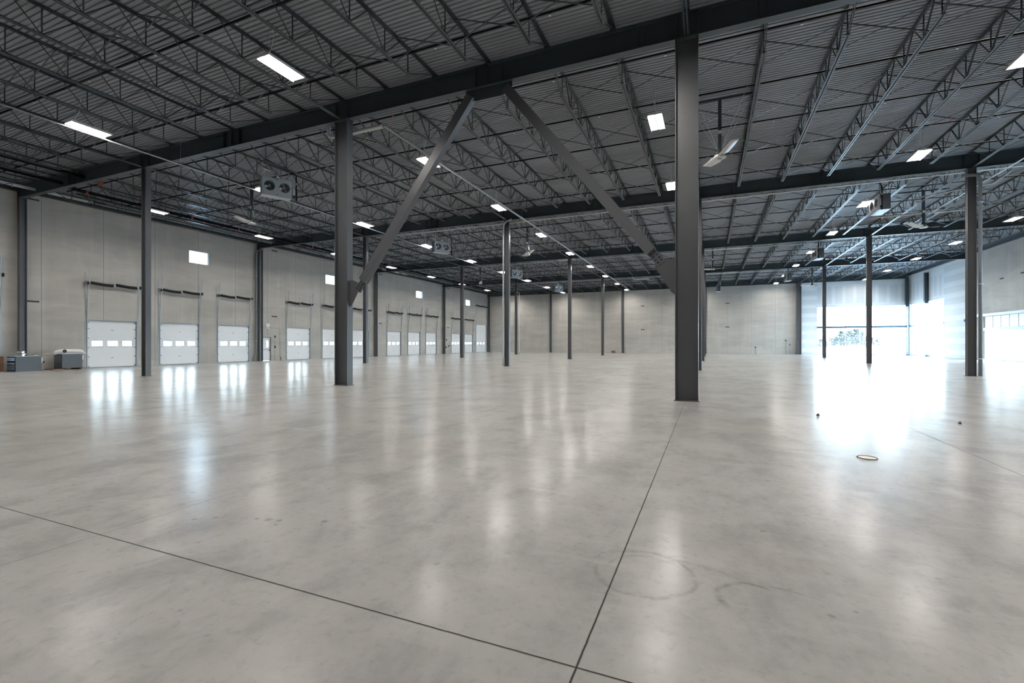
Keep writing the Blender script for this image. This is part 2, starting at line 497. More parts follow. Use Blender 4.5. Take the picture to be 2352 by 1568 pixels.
# ------------------------------------------------------------------ walls with openings
def wall_cells(mb, axis, face, thick, u0, u1, z0, z1, holes, mat):
    """wall in the plane axis=face, thickness going outwards (signed); holes = (ua, ub, za, zb)"""
    us = sorted({u0, u1} | {h[0] for h in holes} | {h[1] for h in holes})
    zs = sorted({z0, z1} | {h[2] for h in holes} | {h[3] for h in holes})
    us = [u for u in us if u0 <= u <= u1]; zs = [z for z in zs if z0 <= z <= z1]
    solid = {}
    for i in range(len(us) - 1):
        for k in range(len(zs) - 1):
            cu, cz = (us[i] + us[i + 1]) / 2, (zs[k] + zs[k + 1]) / 2
            solid[i, k] = not any(h[0] < cu < h[1] and h[2] < cz < h[3] for h in holes)
    def P(u, t, z): return (t, u, z) if axis == 'x' else (u, t, z)
    a, b = face, face + thick
    for (i, k), ok in solid.items():
        if not ok: continue
        ua, ub, za, zb = us[i], us[i + 1], zs[k], zs[k + 1]
        q = [P(ua, a, za), P(ub, a, za), P(ub, a, zb), P(ua, a, zb), P(ua, b, za), P(ub, b, za), P(ub, b, zb), P(ua, b, zb)]
        fs = [(0, 1, 2, 3), (4, 7, 6, 5)]
        if not solid.get((i - 1, k)): fs.append((0, 3, 7, 4))
        if not solid.get((i + 1, k)): fs.append((1, 5, 6, 2))
        if not solid.get((i, k - 1)): fs.append((0, 4, 5, 1))
        if not solid.get((i, k + 1)): fs.append((3, 2, 6, 7))
        mb.add(q, fs, mat)

DOORS = [(11.48, 3.07), (18.36, 3.07), (22.68, 3.07), (27.02, 3.07), (33.74, 3.07), (38.15, 3.07), (42.50, 3.07),
         (48.69, 3.07), (53.04, 3.07), (57.28, 3.07), (64.40, 3.07), (68.62, 3.07), (73.25, 4.85)]
DW = 1.40
HI_WIN = [(23.36, 24.86), (37.23, 38.75), (53.57, 55.15), (67.69, 69.21)]
ZWA, ZWB = 7.82, 8.80

# floor / ground
fb = MB().box((XL - 0.3, YB - 0.3, -0.25), (XR + 0.3, YF + 0.3, 0.0), M['floor'])
struct(fb.obj('floor'))
gb = MB()
gb.add([(-500, -300, -0.27), (500, -300, -0.27), (500, 700, -0.27), (-500, 700, -0.27)], [(0, 1, 2, 3)], M['pave'])
struct(gb.obj('ground'))

# left wall
holes = []
for k, (c, hgt) in enumerate(DOORS):
    ww = DW if hgt < 4 else 2.0
    holes.append((c - ww, c + ww, 0.0, hgt))
holes += [(a, b, ZWA, ZWB) for a, b in HI_WIN]
holes.append((29.72, 30.62, 0.0, 2.14))
wl = MB(); wall_cells(wl, 'x', XL, -0.28, YB, YF, 0, DECK + 0.3, holes, M['wall_l'])
wall_left = struct(wl.obj('wall_left'))
wf = MB(); wall_cells(wf, 'y', YF, 0.28, XL - 0.28, XGC, 0, DECK + 0.3, [], M['wall_f'])
wall_far = struct(wf.obj('wall_far'))
# glazed corner in taped drywall
CX = 23.75
wd = MB(); wall_cells(wd, 'y', YG, 0.28, XGC, XR + 0.28, 0, DECK + 0.3, [(13.78, CX, 0.0, 6.65)], M['dry'])
wall_fg = struct(wd.obj('wall_far_glazed'))
wg = MB(); wall_cells(wg, 'x', XR, 0.28, 60.2, YG, 0, DECK + 0.3, [(66.31, YG - 0.12, 0.0, 6.70)], M['dry'])
wall_rg = struct(wg.obj('wall_right_glazed'))
wr = MB(); wall_cells(wr, 'x', XR, 0.28, YB, 60.2, 0, DECK + 0.3, [(46.4, 58.20, 0.0, 4.10), (24.0, 33.0, 0.0, 4.1)], M['wall_r'])
wall_right = struct(wr.obj('wall_right'))
wb = MB(); wall_cells(wb, 'y', YB, -0.28, XL - 0.28, XR + 0.28, 0, DECK + 0.3, [], M['wall_f'])
struct(wb.obj('wall_back'))

# weld plates cast into the concrete
for k, (y_, z_) in enumerate([(14.32, 10.12), (14.32, 4.07), (31.0, 10.1), (31.0, 4.05), (46.0, 10.0), (46.0, 4.0), (62.0, 4.0), (62.0, 10.0)]):
    p = MB().box((XL - 0.01, y_ - 0.30, z_ - 0.05), (XL + 0.012, y_ + 0.30, z_ + 0.05), M['plate'])
    for d in (-0.2, 0.0, 0.2): p.tube([(XL + 0.01, y_ + d, z_), (XL + 0.025, y_ + d, z_)], 0.02, M['bolt'], 8)
    p.obj('weld_plate', wall_left)
for x_, zs in ((-9.73, (7.5, 3.75)), (2.5, (7.5, 4.0))):
    for z_ in zs:
        p = MB().box((x_ - 0.28, YF - 0.015, z_ - 0.06), (x_ + 0.28, YF + 0.01, z_ + 0.06), M['plate'])
        p.obj('weld_plate', wall_far)
for y_, z_ in ((55.2, 7.35), (52.14, 7.45)):
    p = MB().box((XR - 0.015, y_ - 0.3, z_ - 0.06), (XR + 0.01, y_ + 0.3, z_ + 0.06), M['plate'])
    p.obj('weld_plate', wall_right)

# ceiling: corrugated deck, ribs along X
cb = MB(); pr = []
y = YB; pitch = 0.1524
while y < YF:
    pr += [(y, DECK), (y + 0.092, DECK), (y + 0.106, DECK + 0.038), (y + 0.138, DECK + 0.038)]
    y += pitch
pr.append((y, DECK))
vs, fs = [], []
for (yy, zz) in pr: vs += [(XL - 0.2, yy, zz), (XR + 0.2, yy, zz)]
for i in range(len(pr) - 1): fs.append((2 * i, 2 * i + 1, 2 * i + 3, 2 * i + 2))
cb.add(vs, fs, M['deck'])
cb.box((XL - 0.3, YB - 0.3, DECK + 0.06), (XR + 0.3, YF + 0.3, DECK + 0.3), M['deck'])
struct(cb.obj('ceiling'))

# ------------------------------------------------------------------ dock doors
def dock_door(n, yc, hgt, tall):
    ww = DW if not tall else 2.0
    lw = ww - 0.02
    xo = XL - 0.06                     # leaf plane
    root = struct(link('door_%d' % n, None, None, (XL, yc, 0)))
    wz0, wz1 = 1.40, 1.73
    wins = [(-0.84, 0.58), (0.02, 0.58), (0.86, 0.58)] if not tall else [(-1.15, 0.6), (0.0, 0.6), (1.15, 0.6)]
    leaf = MB()
    hl = []
    for c, wd_ in wins: hl.append((c - wd_ / 2, c + wd_ / 2, wz0, wz1))
    nsec = 5 if not tall else 8
    sec = hgt / nsec
    wall_cells(leaf, 'x', -0.06, -0.05, -lw, lw, 0.02, hgt - 0.01, hl, M['door'])
    for k in range(1, nsec):           # section joints
        z_ = k * sec
        if wz0 - 0.03 < z_ < wz1 + 0.03: continue
        leaf.box((-0.061, -lw + 0.05, z_ - 0.006), (-0.052, lw - 0.05, z_ + 0.006), M['door'])
    leaf.obj('door_leaf', root)
    for k, (c, wd_) in enumerate(wins):
        f = MB()
        fm = M['white'] if k < 2 or tall else M['frame']
        t = 0.025
        f.box((-0.062, c - wd_ / 2 - t, wz0 - t), (-0.045, c + wd_ / 2 + t, wz0), fm)
        f.box((-0.062, c - wd_ / 2 - t, wz1), (-0.045, c + wd_ / 2 + t, wz1 + t), fm)
        f.box((-0.062, c - wd_ / 2 - t, wz0), (-0.045, c - wd_ / 2, wz1), fm)
        f.box((-0.062, c + wd_ / 2, wz0), (-0.045, c + wd_ / 2 + t, wz1), fm)
        if k == 2 and not tall: f.box((-0.06, c + 0.06, wz0), (-0.05, c + 0.085, wz1), fm)
        fo = f.obj('window_frame', root)
        MB().box((-0.087, c - wd_ / 2, wz0), (-0.083, c + wd_ / 2, wz1), M['glass']).obj('window_pane', fo)
    # jamb frame in the opening and head seal
    jf = MB()
    for s_ in (-1, 1):
        jf.box((-0.10, s_ * (ww + 0.03), 0), (0.02, s_ * (ww - 0.02), hgt + 0.03), M['frame'])
    jf.box((-0.10, -ww, hgt - 0.02), (0.02, ww, hgt + 0.03), M['frame'])
    jf.box((-0.12, -ww, 0.0), (-0.03, ww, 0.02), M['rubber'])
    jf.obj('door_frame', root)
    top = hgt + 3.46 if not tall else hgt + 4.7
    sh = hgt + 2.38 if not tall else 8.05
    for s_ in (-1, 1):
        tr = MB()                      # C-track, vertical then leaning into the room
        pts = [(0.02, s_ * (ww + 0.02), 0.0), (0.04, s_ * (ww + 0.02), hgt), (0.34, s_ * (ww + 0.02), top)]
        for a, b2 in zip(pts[:-1], pts[1:]):
            tr.bar(a, b2, 0.055, 0.012, M['galv'], up=(1, 0, 0))
            tr.bar((a[0] + 0.02, a[1] + s_ * 0.025, a[2]), (b2[0] + 0.02, b2[1] + s_ * 0.025, b2[2]), 0.008, 0.05, M['galv'], up=(1, 0, 0))
        tr.obj('track', root)
        an = MB()                      # wall angle with stand-off brackets
        an.box((0.0, s_ * (ww + 0.06), 0.0), (0.02, s_ * (ww + 0.13), top - 0.35), M['galvd'])
        for z_ in (hgt + 0.25, hgt + 1.35, sh - 0.05):
            f_ = (z_ - hgt) / (top - hgt)
            an.bar((0.0, s_ * (ww + 0.08), z_), (0.04 + 0.30 * f_, s_ * (ww + 0.06), z_), 0.05, 0.02, M['frame'])
        an.obj('track_bracket', root)
        rl = MB()
        for k in range(nsec + 1):
            z_ = min(hgt - 0.12, k * sec + 0.08)
            rl.box((-0.06, s_ * (ww - 0.14), z_ - 0.03), (-0.045, s_ * (ww - 0.04), z_ + 0.03), M['galvd'])
            rl.tube([(-0.03, s_ * (ww - 0.06), z_), (-0.03, s_ * (ww + 0.01), z_)], 0.018, M['bolt'], 8)
        rl.obj('hinge_roller', root)
        dr = MB()
        dr.tube([(0.24, s_ * (ww + 0.04), sh), (0.24, s_ * (ww + 0.13), sh)], [0.10, 0.10], M['spring'], 14)
        dr.box((0.0, s_ * (ww + 0.12), sh - 0.12), (0.28, s_ * (ww + 0.14), sh + 0.12), M['frame'])
        dr.obj('cable_drum', root)
    MB().tube([(0.24, -ww - 0.12, sh), (0.24, ww + 0.12, sh)], 0.016, M['galv'], 8).obj('torsion_shaft', root)
    for s_ in ((-1, 1)):
        a = 0.07 if s_ > 0 else -ww + 0.08
        b2 = ww - 0.12 if s_ > 0 else -0.12
        sp = MB(); N = 60 if yc < 47 else 14
        pts = []; rs = []
        for k in range(N + 1):
            t = k / N
            pts.append((0.25, a + (b2 - a) * t, sh + 0.035 - 0.07 * min(1.0, t * 1.6)))
            rs.append(0.10 if k % 2 else 0.088)
        sp.tube(pts, rs, M['spring'], 12)
        sp.obj('torsion_spring', root)
    MB().box((0.0, -0.05, sh - 0.11), (0.26, 0.02, sh + 0.11), M['galvd']).obj('centre_bracket', root)
    hd = MB()
    for z_ in (0.62, 2.45) if not tall else (0.62, 2.45, 3.6):
        hd.box((-0.06, -0.07, z_ - 0.025), (-0.04, 0.07, z_ + 0.025), M['galvd'])
    hd.obj('lift_handle', root)

for n, (yc, hgt) in enumerate(DOORS): dock_door(n + 1, yc, hgt, hgt > 4)

# personnel door beside the second wall column
def man_door():
    root = struct(link('door_14', None, None, (XL, 30.17, 0)))
    lf = MB(); wall_cells(lf, 'x', -0.08, -0.045, -0.42, 0.42, 0.01, 2.08, [(0.06, 0.26, 1.25, 1.80)], M['door'])
    lf.obj('door_leaf', root)
    MB().box((-0.105, 0.06, 1.25), (-0.10, 0.26, 1.80), M['glass']).obj('window_pane', root)
    fr = MB()
    for s_ in (-1, 1): fr.box((-0.14, s_ * 0.45, 0), (0.015, s_ * 0.42, 2.14), M['manframe'])
    fr.box((-0.14, -0.45, 2.08), (0.015, 0.45, 2.14), M['manframe'])
    fr.obj('door_frame', root)
    MB().box((-0.08, -0.36, 0.98), (-0.03, 0.36, 1.05), M['galvd']).obj('push_bar', root)
    MB().box((-0.08, -0.38, 1.93), (-0.02, -0.08, 2.0), M['white']).obj('door_closer', root)
    h = MB(); h.box((-0.08, 0.30, 0.90), (-0.05, 0.38, 1.02), M['black']); h.tube([(-0.06, 0.34, 1.12), (-0.035, 0.34, 1.12)], 0.03, M['black'], 12)
    h.obj('door_lock', root)
man_door()

# high windows
for k, (a, b) in enumerate(HI_WIN):
    root = struct(link('window_%d' % (k + 1), None, None, (XL - 0.12, (a + b) / 2, (ZWA + ZWB) / 2)))
    h = (b - a) / 2; v = (ZWB - ZWA) / 2
    f = MB(); t = 0.04
    f.box((-0.03, -h, -v), (0.03, h, -v + t), M['mullw']); f.box((-0.03, -h, v - t), (0.03, h, v), M['mullw'])
    f.box((-0.03, -h, -v + t), (0.03, -h + t, v - t), M['mullw']); f.box((-0.03, h - t, -v + t), (0.03, h, v - t), M['mullw'])
    f.obj('window_frame', root)
    MB().box((-0.004, -h + t, -v + t), (0.004, h - t, v - t), M['glass']).obj('window_pane', root)

# corner storefront glazing
def glazing(n, axis, plane, a, b, top, zm, step, first_off, clips):
    root = struct(link('window_%d' % n, None))
    def P(u, t, z): return (plane + t, u, z) if axis == 'x' else (u, plane + t, z)
    def bx(mb, u0, u1, t0, t1, z0, z1, m): mb.box(P(u0, t0, z0), P(u1, t1, z1), m)
    f = MB()
    bx(f, a, b, 0.02, 0.14, 0.0, 0.10, M['mullw']); bx(f, a, b, 0.02, 0.14, top - 0.08, top, M['mullw'])
    bx(f, a, a + 0.06, 0.02, 0.14, 0.1, top - 0.08, M['mullw']); bx(f, b - 0.06, b, 0.02, 0.14, 0.1, top - 0.08, M['mullw'])
    f.obj('window_frame', root)
    h = MB(); bx(h, a, b, -0.04, 0.14, zm - 0.14, zm + 0.14, M['mull']); h.obj('horizontal_mullion', root)
    u = a + first_off
    while u < b - 0.4:
        v = MB(); bx(v, u - 0.03, u + 0.03, 0.02, 0.14, 0.1, top - 0.08, M['mullw']); v.obj('vertical_mullion', root)
        u += step
    g = MB(); bx(g, a + 0.03, b - 0.03, 0.07, 0.085, 0.05, top - 0.04, M['glass']); g.obj('window_pane', root)
    return root
w5 = glazing(5, 'y', YG, 13.78, CX, 6.65, 3.78, 1.66, 1.66, None)
w6 = glazing(6, 'x', XR, 66.31, YG - 0.12, 6.70, 3.86, 2.0, 2.0, None)
w7 = glazing(7, 'x', XR + 0.02, 46.4, 58.20, 3.0, 2.9, 3.0, 3.0, None)
w8 = glazing(8, 'x', XR + 0.02, 24.0, 33.0, 4.1, 3.9, 3.0, 3.0, None)
# light metal infill with seams over the wide opening
ip = MB()
ip.box((XR + 0.06, 46.4, 3.0), (XR + 0.16, 58.2, 4.10), M['panel'])
yy = 46.4
while yy < 58.3:
    ip.box((XR + 0.045, yy - 0.03, 3.0), (XR + 0.062, yy + 0.03, 4.10), M['beam']); yy += 1.3
ip.box((XR - 0.02, 46.4, 0.0), (XR + 0.1, 58.2, 0.10), M['beam'])
ip.obj('infill_panel', wall_right)
hb = MB().ibeam((XR - 0.10, 44.85, 4.24), (XR - 0.10, 60.3, 4.24), 0.26, 0.18, 0.02, 0.015, M['beam'])
struct(hb.obj('trim_1'))
# columns at the glazed corner, lower part thinned and paled to imitate glare
for i, (px_, py_) in enumerate(((23.62, 75.6), (23.78, 70.3))):
    p = MB(); p.ibeam((px_, py_, 6.35), (px_, py_, 10.0), 0.36, 0.32, 0.02, 0.014, M['steel'], up=(1, 0, 0))
    p.tube([(px_ + 0.05, py_, 0.0), (px_ + 0.05, py_, 6.35)], 0.045, M['mullw'], 10)
    for z_ in (2.1, 4.25):
        p.bar((px_ + 0.05, py_, z_), (px_ - 0.30, py_ - 0.1, z_ + 0.28), 0.06, 0.04, M['mull'])
    p.box((px_ - 0.16, py_ - 0.16, 0), (px_ + 0.2, py_ + 0.16, 0.16), M['mull'])
    o = p.obj('hanger_post')
    tag(o, ['dark steel hanger post in the inner corner of the glazed walls', 'dark steel hanger post midway along the right glazed wall'][i], 'post')
pd = MB(); pd.box((XR - 0.02, 74.0, 0.0), (XR + 0.02, 74.06, 2.1), M['mull']); pd.box((XR - 0.03, 73.7, 2.06), (XR + 0.02, 74.4, 2.12), M['mullw'])
pd.obj('door_stile', w6)

# ------------------------------------------------------------------ girders
ZB = 10.0
def girder_mesh():
    g_ = MB(); h = 0.70
    g_.ibeam((0, 0, ZB + h / 2), (DX, 0, ZB + h / 2), h, 0.26, 0.022, 0.014, M['steel'])
    return g_
rows = {0: 'behind the viewer', 1: 'just behind the viewer', 2: 'nearest', 3: 'second', 4: 'third', 5: 'fourth', 6: 'fifth'}
gmesh = girder_mesh().mesh('girder_span')
st = MB()
for s_ in (-1, 1): st.box((-0.008, s_ * 0.13, ZB + 0.022), (0.008, s_ * 0.007, ZB + 0.678), M['steel'])
stiff = st.mesh('stiffener_plate')
sp_ = MB()
for s_ in (-1, 1):
    sp_.box((-0.16, s_ * 0.008, ZB + 0.10), (0.16, s_ * 0.02, ZB + 0.60), M['steel'])
    for a in (-0.09, 0.09):
        for k in range(6): sp_.tube([(a, s_ * 0.018, ZB + 0.16 + k * 0.075), (a, s_ * 0.045, ZB + 0.16 + k * 0.075)], 0.016, M['bolt'], 6)
splice = sp_.mesh('splice_plate')
bayname = ['beside the dock wall', 'one bay out from the dock wall', 'two bays out from the dock wall', 'three bays out from the dock wall', 'beside the right wall']
for j in range(2, 7):
    for i in range(5):
        ln = DX
        nm = {1: 'girder behind the viewer', 2: 'nearest dark girder', 3: 'second nearest dark girder', 4: 'third dark girder', 5: 'fourth dark girder', 6: 'far wall dark girder'}[j]
        t = thing('roof_girder', '%s span, %s' % (nm, bayname[i]), 'girder', (GX[i], GY[j] if j < 6 else GY[j] - 0.22, 0), 0, 'roof girders')
        b_ = link('beam', gmesh, t)
        for xx in (0.28, DX / 2 - 0.45, DX / 2 + 0.0, DX / 2 + 0.5, DX - 0.28):
            link('stiffener', stiff, t, (xx, 0, 0))
        link('splice_plate', splice, t, (1.85 if i % 2 else DX - 1.2, 0, 0))
# spandrel beams along the side walls
for side, xx in (('left', XL + 0.14), ('right', XR - 0.14)):
    for j in range(1, 6 if side == 'left' else 6):
        m_ = MB().ibeam((xx, GY[j] + 0.1, ZB + 0.60), (xx, GY[j + 1] - 0.1, ZB + 0.60), 0.46, 0.2, 0.018, 0.012, M['steel'])
        o = m_.obj('edge_beam')
        tag(o, 'dark edge beam at the roof edge over the %s wall, %s bay from the far wall' % ('dock' if side == 'left' else 'right', ORD[6 - j]), 'beam', 'edge beams')

# ------------------------------------------------------------------ columns
def col_parts(depth, width, tf, tw, h):
    a = MB().ibeam((0, 0, 0.0), (0, 0, h), depth, width, tf, tw, M['column'], up=(1, 0, 0))
    b_ = MB().box((-depth / 2 - 0.03, -width / 2 - 0.03, 0), (depth / 2 + 0.03, width / 2 + 0.03, 0.02), M['column'])
    c = MB().box((-depth / 2 - 0.02, -width / 2 - 0.02, h), (depth / 2 + 0.02, width / 2 + 0.02, h + 0.03), M['column'])
    return a.mesh('column_shaft'), b_.mesh('base_plate'), c.mesh('cap_plate')
small = col_parts(0.33, 0.24, 0.022, 0.014, ZB - 0.03)
large = col_parts(0.60, 0.30, 0.028, 0.018, ZB - 0.03)
line = {1: 'first column line out from the dock wall', 2: 'second column line out from the dock wall', 3: 'third line out from the dock wall', 4: 'fourth line out from the dock wall'}
rown = {1: 'behind the viewer', 2: 'nearest row', 3: 'second nearest row', 4: 'third row', 5: 'fourth row'}
special = {(3, 2): 'thick charcoal steel column, largest in view, right of the diagonal braces',
           (2, 2): 'charcoal steel column left of the diagonal braces, gusset on its right side',
           (1, 2): 'slim charcoal steel column in the nearest row, in front of the dock doors',
           (2, 3): 'slim steel column with a pale pipe clamped to its left side',
           (4, 3): 'slim steel column at far right with a drain pipe on its right side'}
for j in range(2, 6):
    for i in range(1, 5):
        big = (i, j) in ((3, 2), (2, 2))
        if j == 1 and i in (2, 3) : continue
        lab = special.get((i, j), 'slim charcoal column, %s, %s' % (rown[j], line[i]))
        t = thing('steel_column', lab, 'column', (GX[i], GY[j], 0), 0, 'free-standing steel columns')
        a, b_, c = large if big else small
        link('shaft', a, t); link('base_plate', b_, t); link('cap_plate', c, t)
        if (i, j) == (2, 2):
            gs = MB(); gs.prism([(0.30, 2.95), (0.30, 3.95), (0.46, 3.95), (0.86, 3.78), (0.40, 3.02)], 'y', -0.012, 0.012, M['column'])
            gs.obj('gusset_plate', t)
        if (i, j) == (3, 2):
            gs = MB(); gs.prism([(-0.30, 2.95), (-0.30, 3.95), (-0.46, 3.95), (-0.86, 3.78), (-0.40, 3.02)], 'y', -0.012, 0.012, M['column'])
            gs.obj('gusset_plate', t)
# wall columns
for j in range(2, 7):
    t = thing('wall_column', 'dark column against the dock wall, %s counted from the far corner' % ORD[7 - j] if j < 6 else 'dark corner column where the dock wall meets the far wall', 'column',
              (XL + 0.30, GY[j] if j < 6 else YF - 0.35, 0), pi / 2, 'columns along the walls')
    link('shaft', small[0], t); link('base_plate', small[1], t); link('cap_plate', small[2], t)
for i in range(1, 5):
    if i == 4: x_ = GX[4] - 0.05
    else: x_ = GX[i]
    t = thing('wall_column', ['', 'dark column against the far wall, nearest the dock corner', 'dark column against the far wall, second from the dock corner', 'dark far wall column hidden in line with the thick near column', 'wide dark column where the far concrete wall meets the glazed corner'][i],
              'column', (x_, YF - 0.25, 0), 0, 'columns along the walls')
    src = small if i < 4 else large
    link('shaft', src[0], t); link('base_plate', src[1], t); link('cap_plate', src[2], t)
for j in (3, 4, 5):
    t = thing('wall_column', 'dark column against the right wall, %s from the glazed corner' % ORD[6 - j], 'column', (XR - 0.30, GY[j], 0), pi / 2, 'columns along the walls')
    link('shaft', small[0], t); link('base_plate', small[1], t); link('cap_plate', small[2], t)

# diagonal braces
def brace(side):
    t = thing('diagonal_brace', 'dark diagonal brace rising %s' % ('right from the left gusseted column to the girder' if side < 0 else 'left from the thick near column to the girder'), 'brace', (0, 0, 0), 0, 'diagonal braces')
    if side < 0: lo, hi = Vector((-12.02, Y0, 3.62)), Vector((-7.30, Y0, 9.80))
    else: lo, hi = Vector((-1.30, Y0, 3.92)), Vector((-6.02, Y0, 9.80))
    d = (hi - lo).normalized()
    n = Vector((-d.z, 0, d.x))
    MB().bar(lo + d * 0.35, hi, 0.30, 0.25, M['column'], up=(0, 1, 0)).obj('shaft', t)
    for s_ in (-1, 1):
        e = MB()
        e.bar(lo - d * 0.10 + Vector((0, s_ * 0.022, 0)), lo + d * 0.45 + Vector((0, s_ * 0.022, 0)), 0.26, 0.014, M['column'], up=(0, 1, 0))
        for k in range(4):
            for q in (-0.06, 0.06):
                c = lo - d * 0.02 + d * (0.10 * k) + n * q
                e.tube([c + Vector((0, s_ * 0.028, 0)), c + Vector((0, s_ * 0.055, 0))], 0.024, M['bolt'], 8)
        e.obj('end_plate', t)
    return t
brace(-1); brace(1)
gt = MB(); gt.prism([(-7.50, 10.0), (-7.50, 9.85), (-7.30, 9.66), (-7.08, 9.62), (-6.24, 9.62), (-6.02, 9.66), (-5.82, 9.85), (-5.82, 10.0)], 'y', Y0 - 0.012, Y0 + 0.012, M['steel'])
tag(gt.obj('gusset_plate'), 'dark steel gusset plate under the near girder where both braces meet', 'plate')

# ------------------------------------------------------------------ joists
JB, JT = 10.0, DECK
def angle_pair(mb, p, q, leg, gap, th, mat, flip=1):
    """two L angles back to back along Y"""
    for s_ in (-1, 1):
        (x, ya, z), yb = p, q[1]
        xa = s_ * gap / 2; xb = s_ * (gap / 2 + leg)
        mb.box((min(xa, xb), ya, z), (max(xa, xb), yb, z + th), mat)
        mb.box((min(xa, xa + s_ * th), ya, z if flip > 0 else z + th - leg), (max(xa, xa + s_ * th), yb, z + leg if flip > 0 else z + th), mat)
L = DY
tcm = MB(); angle_pair(tcm, (0, -0.10, JT - 0.012), (0, L - 0.10), 0.064, 0.025, 0.010, M['joist'], -1)
bcm = MB(); angle_pair(bcm, (0, 1.50, JB), (0, L - 1.50), 0.055, 0.025, 0.010, M['joist'], 1)
bclong = MB(); angle_pair(bclong, (0, 0.20, JB), (0, L - 0.20), 0.055, 0.025, 0.010, M['joist'], 1)
web = MB()
mid = L / 2
bn = [mid + s_ * (0.72 + 1.44 * k) for k in range(4) for s_ in (-1, 1)] + [1.60, L - 1.60]
tn = [mid + s_ * 1.44 * k for k in range(5) for s_ in (-1, 1)]
bn = sorted(set(round(v, 3) for v in bn)); tn = sorted(set(round(v, 3) for v in tn))
zt, zb = JT - 0.03, JB + 0.03
for b_ in bn:
    for t_ in tn:
        if abs(abs(t_ - b_) - 0.72) < 0.14:
            out = abs(t_ - mid) > abs(b_ - mid)
            if out: web.bar((0, b_, zb), (0, t_, zt), 0.045, 0.030, M['joist'])
            else: web.bar((0, b_, zb), (0, t_, zt), 0.022, 0.022, M['joist'])
    web.bar((0, b_, zb), (0, b_ + 0.001, zt), 0.028, 0.028, M['joist'])
for a, b_ in ((1.60, 0.12), (L - 1.60, L - 0.12)):
    for s_ in (-1, 1): web.bar((s_ * 0.022, a, zb), (s_ * 0.022, b_, zt - 0.02), 0.022, 0.022, M['joist'])
ST = MB()   # bearing seat
for yy in (0.0,): ST.box((-0.07, yy - 0.02, ZB + 0.70), (0.07, yy + 0.02, JT - 0.06), M['joist'])
SPC = DX / 6
brm = MB()
for s_ in (0, 1):
    brm.bar((0.03, 0, zt - 0.02 if s_ else zb + 0.02), (SPC - 0.03, 0.03 if s_ else 0.0, zb + 0.02 if s_ else zt - 0.02), 0.030, 0.028 if s_ else 0.016, M['joist'])
tcm, bcm, bclong, webm, stm, brm = tcm.mesh('top_chord'), bcm.mesh('bottom_chord'), bclong.mesh('bottom_chord'), web.mesh('web_lacing'), ST.mesh('bearing_seat'), brm.mesh('cross_bridging')
BR = (2.25, 5.9, 9.65, 13.3)
nj = 30
for j in range(0, 6):
    if j == 0: continue
    for k in range(1, nj):
        x_ = GX[0] + SPC * k
        on = k % 6 == 0
        if j == 1 and False: continue
        wh = {1: 'before the nearest girder', 2: 'between first and second girders', 3: 'between second and third girders', 4: 'between third and fourth girders', 5: 'before the far wall'}[j]
        t = thing('roof_joist', 'dark open-web roof joist %s, %s out from the dock wall' % (wh, ORD[k]), 'joist', (x_, GY[j], 0), 0, 'open-web roof joists')
        link('top_chord', tcm, t); link('bottom_chord', bclong if on else bcm, t); link('web_lacing', webm, t); link('bearing_seat', stm, t, (0, 0.10, 0)); link('bearing_seat', stm, t, (0, L - 0.10, 0))
        if k < nj - 1:
            for b_ in BR: link('cross_bridging', brm, t, (0, b_, 0))

# ------------------------------------------------------------------ lights
def light_meshes():
    LN, WD = 1.22, 0.165
    hs = MB()
    hs.box((-0.235, -LN / 2 - 0.03, 0.012), (0.235, LN / 2 + 0.03, 0.045), M['fixture'])
    hs.box((-0.045, -LN / 2 - 0.03, 0.045), (0.045, LN / 2 + 0.03, 0.085), M['fixture'])
    hs.box((-0.018, -LN / 2, -0.03), (0.018, LN / 2, 0.012), M['fixture'])
    for s_ in (-1, 1):
        hs.box((-0.235, s_ * (LN / 2 + 0.03), -0.02), (0.235, s_ * (LN / 2 + 0.015), 0.012), M['fixture'])
        hs.prism([(s_ * 0.222, 0.012), (s_ * 0.250, -0.052), (s_ * 0.256, -0.052), (s_ * 0.236, 0.012)], 'y', -LN / 2 - 0.03, LN / 2 + 0.03, M['fixture'])
    ln = MB()
    ln.box((-WD / 2, -LN / 2, 0.0), (WD / 2, LN / 2, 0.008), M['lamp'])
    cd = MB()
    cd.tube([(0, 0, 0.08), (0, 0, DECK - 9.815)], 0.006, M['galvd'], 6)
    js = MB()
    js.tube([(0, -0.5, 0.085), (0.02, -0.42, 0.25), (-0.05, -0.3, 0.5), (0.02, -0.28, DECK - 9.815)], 0.008, M['white'], 6)
    return hs.mesh('housing'), ln.mesh('diffuser'), cd.mesh('hanging_wire'), js.mesh('power_cord')
LH, LL, LC, LJ = light_meshes()
LX = [-31.65, -21.85, -11.72, -1.80, 8.42, 18.50]
LYS = [2.3, 10.1, 18.0, 25.65, 33.4, 41.3, 49.2, 57.0, 65.0, 72.8]
LROW = ['row nearest the dock doors', 'second row from the dock doors', 'third row from the dock doors', 'fourth row from the dock doors', 'second row from the right wall', 'row nearest the right wall']
for i, x_ in enumerate(LX):
    for j, y_ in enumerate(LYS):
        lab = 'lit twin-strip high bay light, %s, %s from the far end' % (LROW[i], ORD[len(LYS) - j])
        if (i, j) == (2, 1): lab = 'largest lit twin-strip light in view, high at upper left before the girder'
        if (i, j) == (3, 2): lab = 'lit twin-strip light hanging just left of the thick near column'
        t = thing('high_bay_light', lab, 'light', (x_, y_, 9.80), 0, 'high bay lights')
        link('housing', LH, t)
        link('diffuser', LL, t, (-0.122, 0, 0)); link('diffuser', LL, t, (0.122, 0, 0))
        for s_ in (-0.44, 0.44): link('hanging_wire', LC, t, (0, s_, 0))
        link('power_cord', LJ, t)

